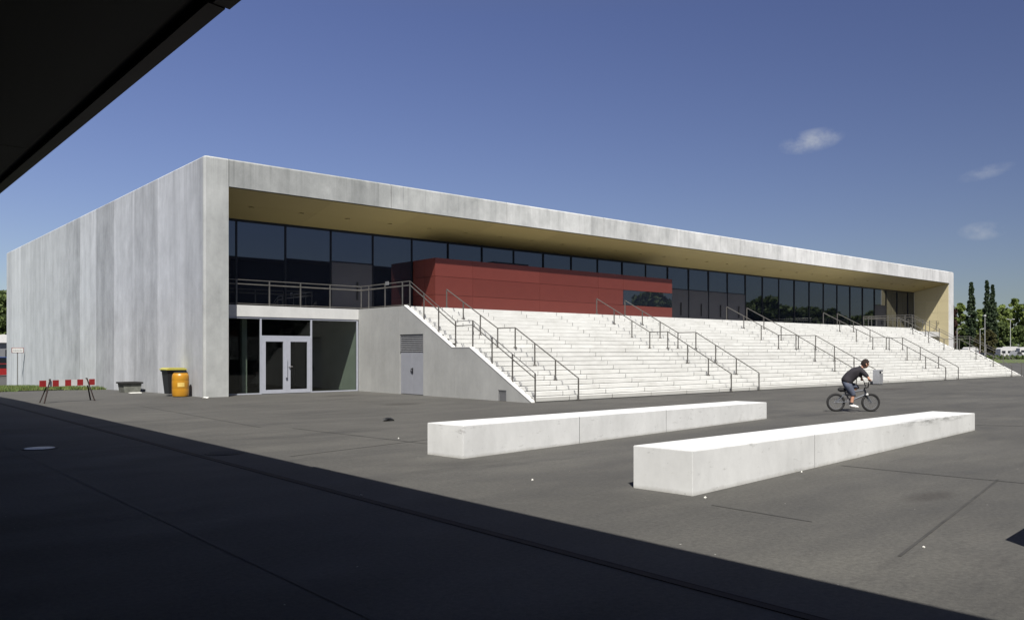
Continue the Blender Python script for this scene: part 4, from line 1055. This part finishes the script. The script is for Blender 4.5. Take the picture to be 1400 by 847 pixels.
# trees mirrored in the glass
rg = random.Random(21)
for i in range(28):
    x = 66+i*8.5+rg.uniform(-3, 3); y = -48+rg.uniform(-8, 8); sz = rg.uniform(0.8, 1.15)
    t = tree('broad_tree', x, y, 13.0, 0.8, 6.5, 0.62, 'round', 'leaf_dark', 'dark leafy tree across the square, seen in the glass front', 'trees mirrored in the glass', 4200, 60+i % 3, share='opp%d' % (i % 3))
    t.scale = (sz, sz, sz); t.rotation_euler = (0, 0, rg.uniform(0, 6))

# ------------------------------------------------------------------ lamps, caravans and cars at the car park
M['lamp'] = plain('lamp_pole', (0.50, 0.50, 0.49), 0.4, 0.3)
def lamp(u, vtop, d, kind, label):
    x, y = far(u, d); h = toph(vtop, d); t = thing('street_lamp', (x, y, 0), label, 'lamp', 'street lamps around the far car park', rz=math.atan2(-0.6525, 0.7578), local=True)
    MB().tube([(0, 0, 0), (0, 0, h*0.5), (0, 0, h)], [0.09, 0.07, 0.055], 8).build('pole', M['lamp'], t, True)
    for s in ((-1, 1) if kind == 2 else (1,)) if kind else ():
        MB().tube([(0, 0, h-0.05), (s*0.5, 0, h+0.02)], 0.05, 6).build('arm', M['lamp'], t)
        MB().cbox(min(s*0.4, s*1.0), max(s*0.4, s*1.0), -0.17, 0.17, h, h+0.16, 0.03).build('lamp_head', M['lamp'], t)
    if kind == 0: MB().lathe([(0.10, h-0.05), (0.26, h), (0.30, h+0.25), (0.12, h+0.42)], (0, 0, 0), 12).build('lamp_head', M['lamp'], t, True)
lamp(1381.5, 436.5, 205, 2, 'double-armed lamp post rising above the white caravan')
lamp(1346.6, 432.5, 200, 0, 'slim pale lamp post with a single head before the poplar pair')
lamp(1308.5, 449.0, 215, 1, 'small lamp close to the end column of the hall')
lamp(1340.0, 449.5, 222, 1, 'short lamp between the lone poplar and the slim pale post')
M['cglass'] = plain('car_glass', (0.015, 0.018, 0.022), 0.08)
M['caravan'] = plain('caravan_white', (0.46, 0.46, 0.45), 0.5, 0, 0.08, 1)
def caravan(u, d, L, H, label, rz, z=0.0):
    x, y = far(u, d); t = thing('caravan', (x, y, z), label, 'caravan', rz=rz, local=True)
    m = MB(); pr = [(-L/2+0.1, 0.45), (L/2-0.25, 0.45), (L/2, 0.9), (L/2-0.12, 1.9), (L/2-0.55, H-0.1), (L/2-1.0, H), (-L/2+0.5, H), (-L/2+0.05, H-0.35), (-L/2, 0.9)]
    m.prism(pr, 'y', -1.05, 1.05); m.build('body', M['caravan'], t)
    for wx in (-L*0.28, L*0.12): MB().box(wx-0.45, wx+0.45, -1.07, -1.052, 1.35, 1.95).build('window', M['cglass'], t)
    MB().box(L*0.28, L*0.28+0.62, -1.065, -1.052, 0.5, 2.05).build('door', M['louvre'], t)
    for s in (-1, 1): MB().lathe([(0.1, -0.09), (0.30, -0.09), (0.32, -0.06), (0.32, 0.06), (0.30, 0.09), (0.1, 0.09)], (0, s*0.98, 0.32), 16, 'y').build('wheel', M['rubber'], t, True)
    MB().bar((L/2-0.1, 0, 0.5), (L/2+1.1, 0, 0.45), 0.1, 0.1).build('drawbar', M['iron'], t)
def car(u, d, mat, label, rz, tall=0.0, z=0.0, xy=None):
    x, y = xy if xy else far(u, d); t = thing('parked_car', (x, y, z), label, 'car', rz=rz, local=True)
    m = MB(); pr = [(-2.1, 0.35), (2.05, 0.35), (2.12, 0.62), (1.95, 0.82+tall*.4), (1.1, 0.95+tall*.4), (0.45, 1.42+tall), (-1.35, 1.45+tall), (-1.95, 1.0+tall*.5), (-2.12, 0.8)]
    m.prism(pr, 'y', -0.84, 0.84); m.build('body', mat, t)
    m = MB()
    for s in (-1, 1): m.prism([(0.92, 0.98+tall*.45), (0.40, 1.36+tall), (-1.28, 1.38+tall), (-1.75, 1.0+tall*.5)], 'y', s*0.845-0.004, s*0.845+0.004)
    m.build('side_window', M['cglass'], t)
    for cx in (-1.3, 1.3):
        for s in (-1, 1): MB().lathe([(0.1, -0.1), (0.29, -0.1), (0.32, -0.07), (0.32, 0.07), (0.29, 0.1), (0.1, 0.1)], (cx, s*0.8, 0.32), 16, 'y').build('wheel', M['rubber'], t, True)
    for s in (-1, 1): MB().cbox(2.0, 2.11, s*0.6-0.18, s*0.6+0.18, 0.62, 0.76, 0.02).build('headlight', M['white'], t)
RZ0 = math.atan2(-0.6525, 0.7578)
caravan(1374.5, 205, 3.7, 2.75, 'white caravan with a dark door under the double-armed lamp', RZ0)
caravan(1327, 214, 3.4, 2.9, 'white caravan by the end of the stair balustrade', RZ0+0.2)
caravan(1382, 232, 4.0, 3.0, 'larger white camper behind the other caravan', RZ0+0.1, 0.2)
caravan(1401, 224, 3.6, 2.8, 'white camper at the edge of view behind the dark car', RZ0-0.1, 0.2)
M['car_dark'] = plain('car_dark', (0.03, 0.032, 0.036), 0.25, 0.3)
M['car_silver'] = plain('car_silver', (0.30, 0.31, 0.32), 0.3, 0.5)
M['car_red'] = plain('car_red', (0.28, 0.02, 0.02), 0.3)
M['car_blue'] = plain('car_blue', (0.03, 0.08, 0.28), 0.3)
car(1390, 200, M['car_silver'], 'grey estate car parked right of the white caravan', RZ0+0.6, 0.3)
car(1350, 204, M['car_dark'], 'dark car parked under the poplar pair', RZ0+0.3, 0.1)
car(1340, 222, M['car_red'], 'red car parked behind the stair balustrade', RZ0+0.1, 0.1)

# ------------------------------------------------------------------ glimpse past the left end of the hall
def lf(s, du=4.5): r = Fv+Rv*((du-700)/1119.5); return r.x*s, r.y*s
M['hs'] = plain('house_grey', (0.20, 0.185, 0.17), 0.85)
x, y = lf(140); ab = thing('apartment_block', (x, y, -1.1), 'distant grey block beyond the left end of the hall', 'building')
m = MB(); m.box(x-9, x+14, y, y+12, -1.1, 11.6); m.build('wall', M['hs'], ab)
m = MB(); m.box(x-9.2, x+14.2, y-0.2, y+12.2, 11.6, 11.9); m.build('roof', M['louvre'], ab)
for i in range(6):
    for j in range(3): MB().box(x-8+3.6*i, x-6.4+3.6*i, y-0.03, y-0.002, 1.2+3.2*j, 2.9+3.2*j).build('window', M['cglass'], ab)
x, y = lf(104, 0); tree('leafy_tree', x, y, 10.2, 3.6, 3.2, 0.35, 'round', 'leaf_dark', 'dark tree beyond the left end of the hall', None, 3600, 91, z=-1.1)
x, y = lf(96); sh = thing('market_shed', (x, y, -1.1), 'low shed with a white roof beyond the left end of the hall', 'shed')
m = MB(); m.box(x-5, x+5, y, y+4, -1.1, 2.7); m.build('wall', M['louvre'], sh)
m = MB(); m.prism([(x-5.3, 2.72), (x+5.3, 2.72), (x+5.3, 2.9), (x, 3.7), (x-5.3, 2.9)], 'y', y-0.4, y+4.2); m.build('roof', M['white'], sh)
for i in range(4): MB().box(x-4.4+2.3*i, x-2.7+2.3*i, y-0.03, y-0.003, 0.2, 1.9).build('window', M['cglass'], sh)
x, y = lf(86); car(0, 0, M['car_red'], 'red car parked beyond the left end of the hall', 0.1, 0.1, -1.1, (x, y))
x, y = lf(90); car(0, 0, M['car_blue'], 'blue van parked behind the red car', 0.1, 0.75, -1.1, (x+0.6, y+0.5))
for o in bpy.data.objects:
    if 'local' in o: del o['local']
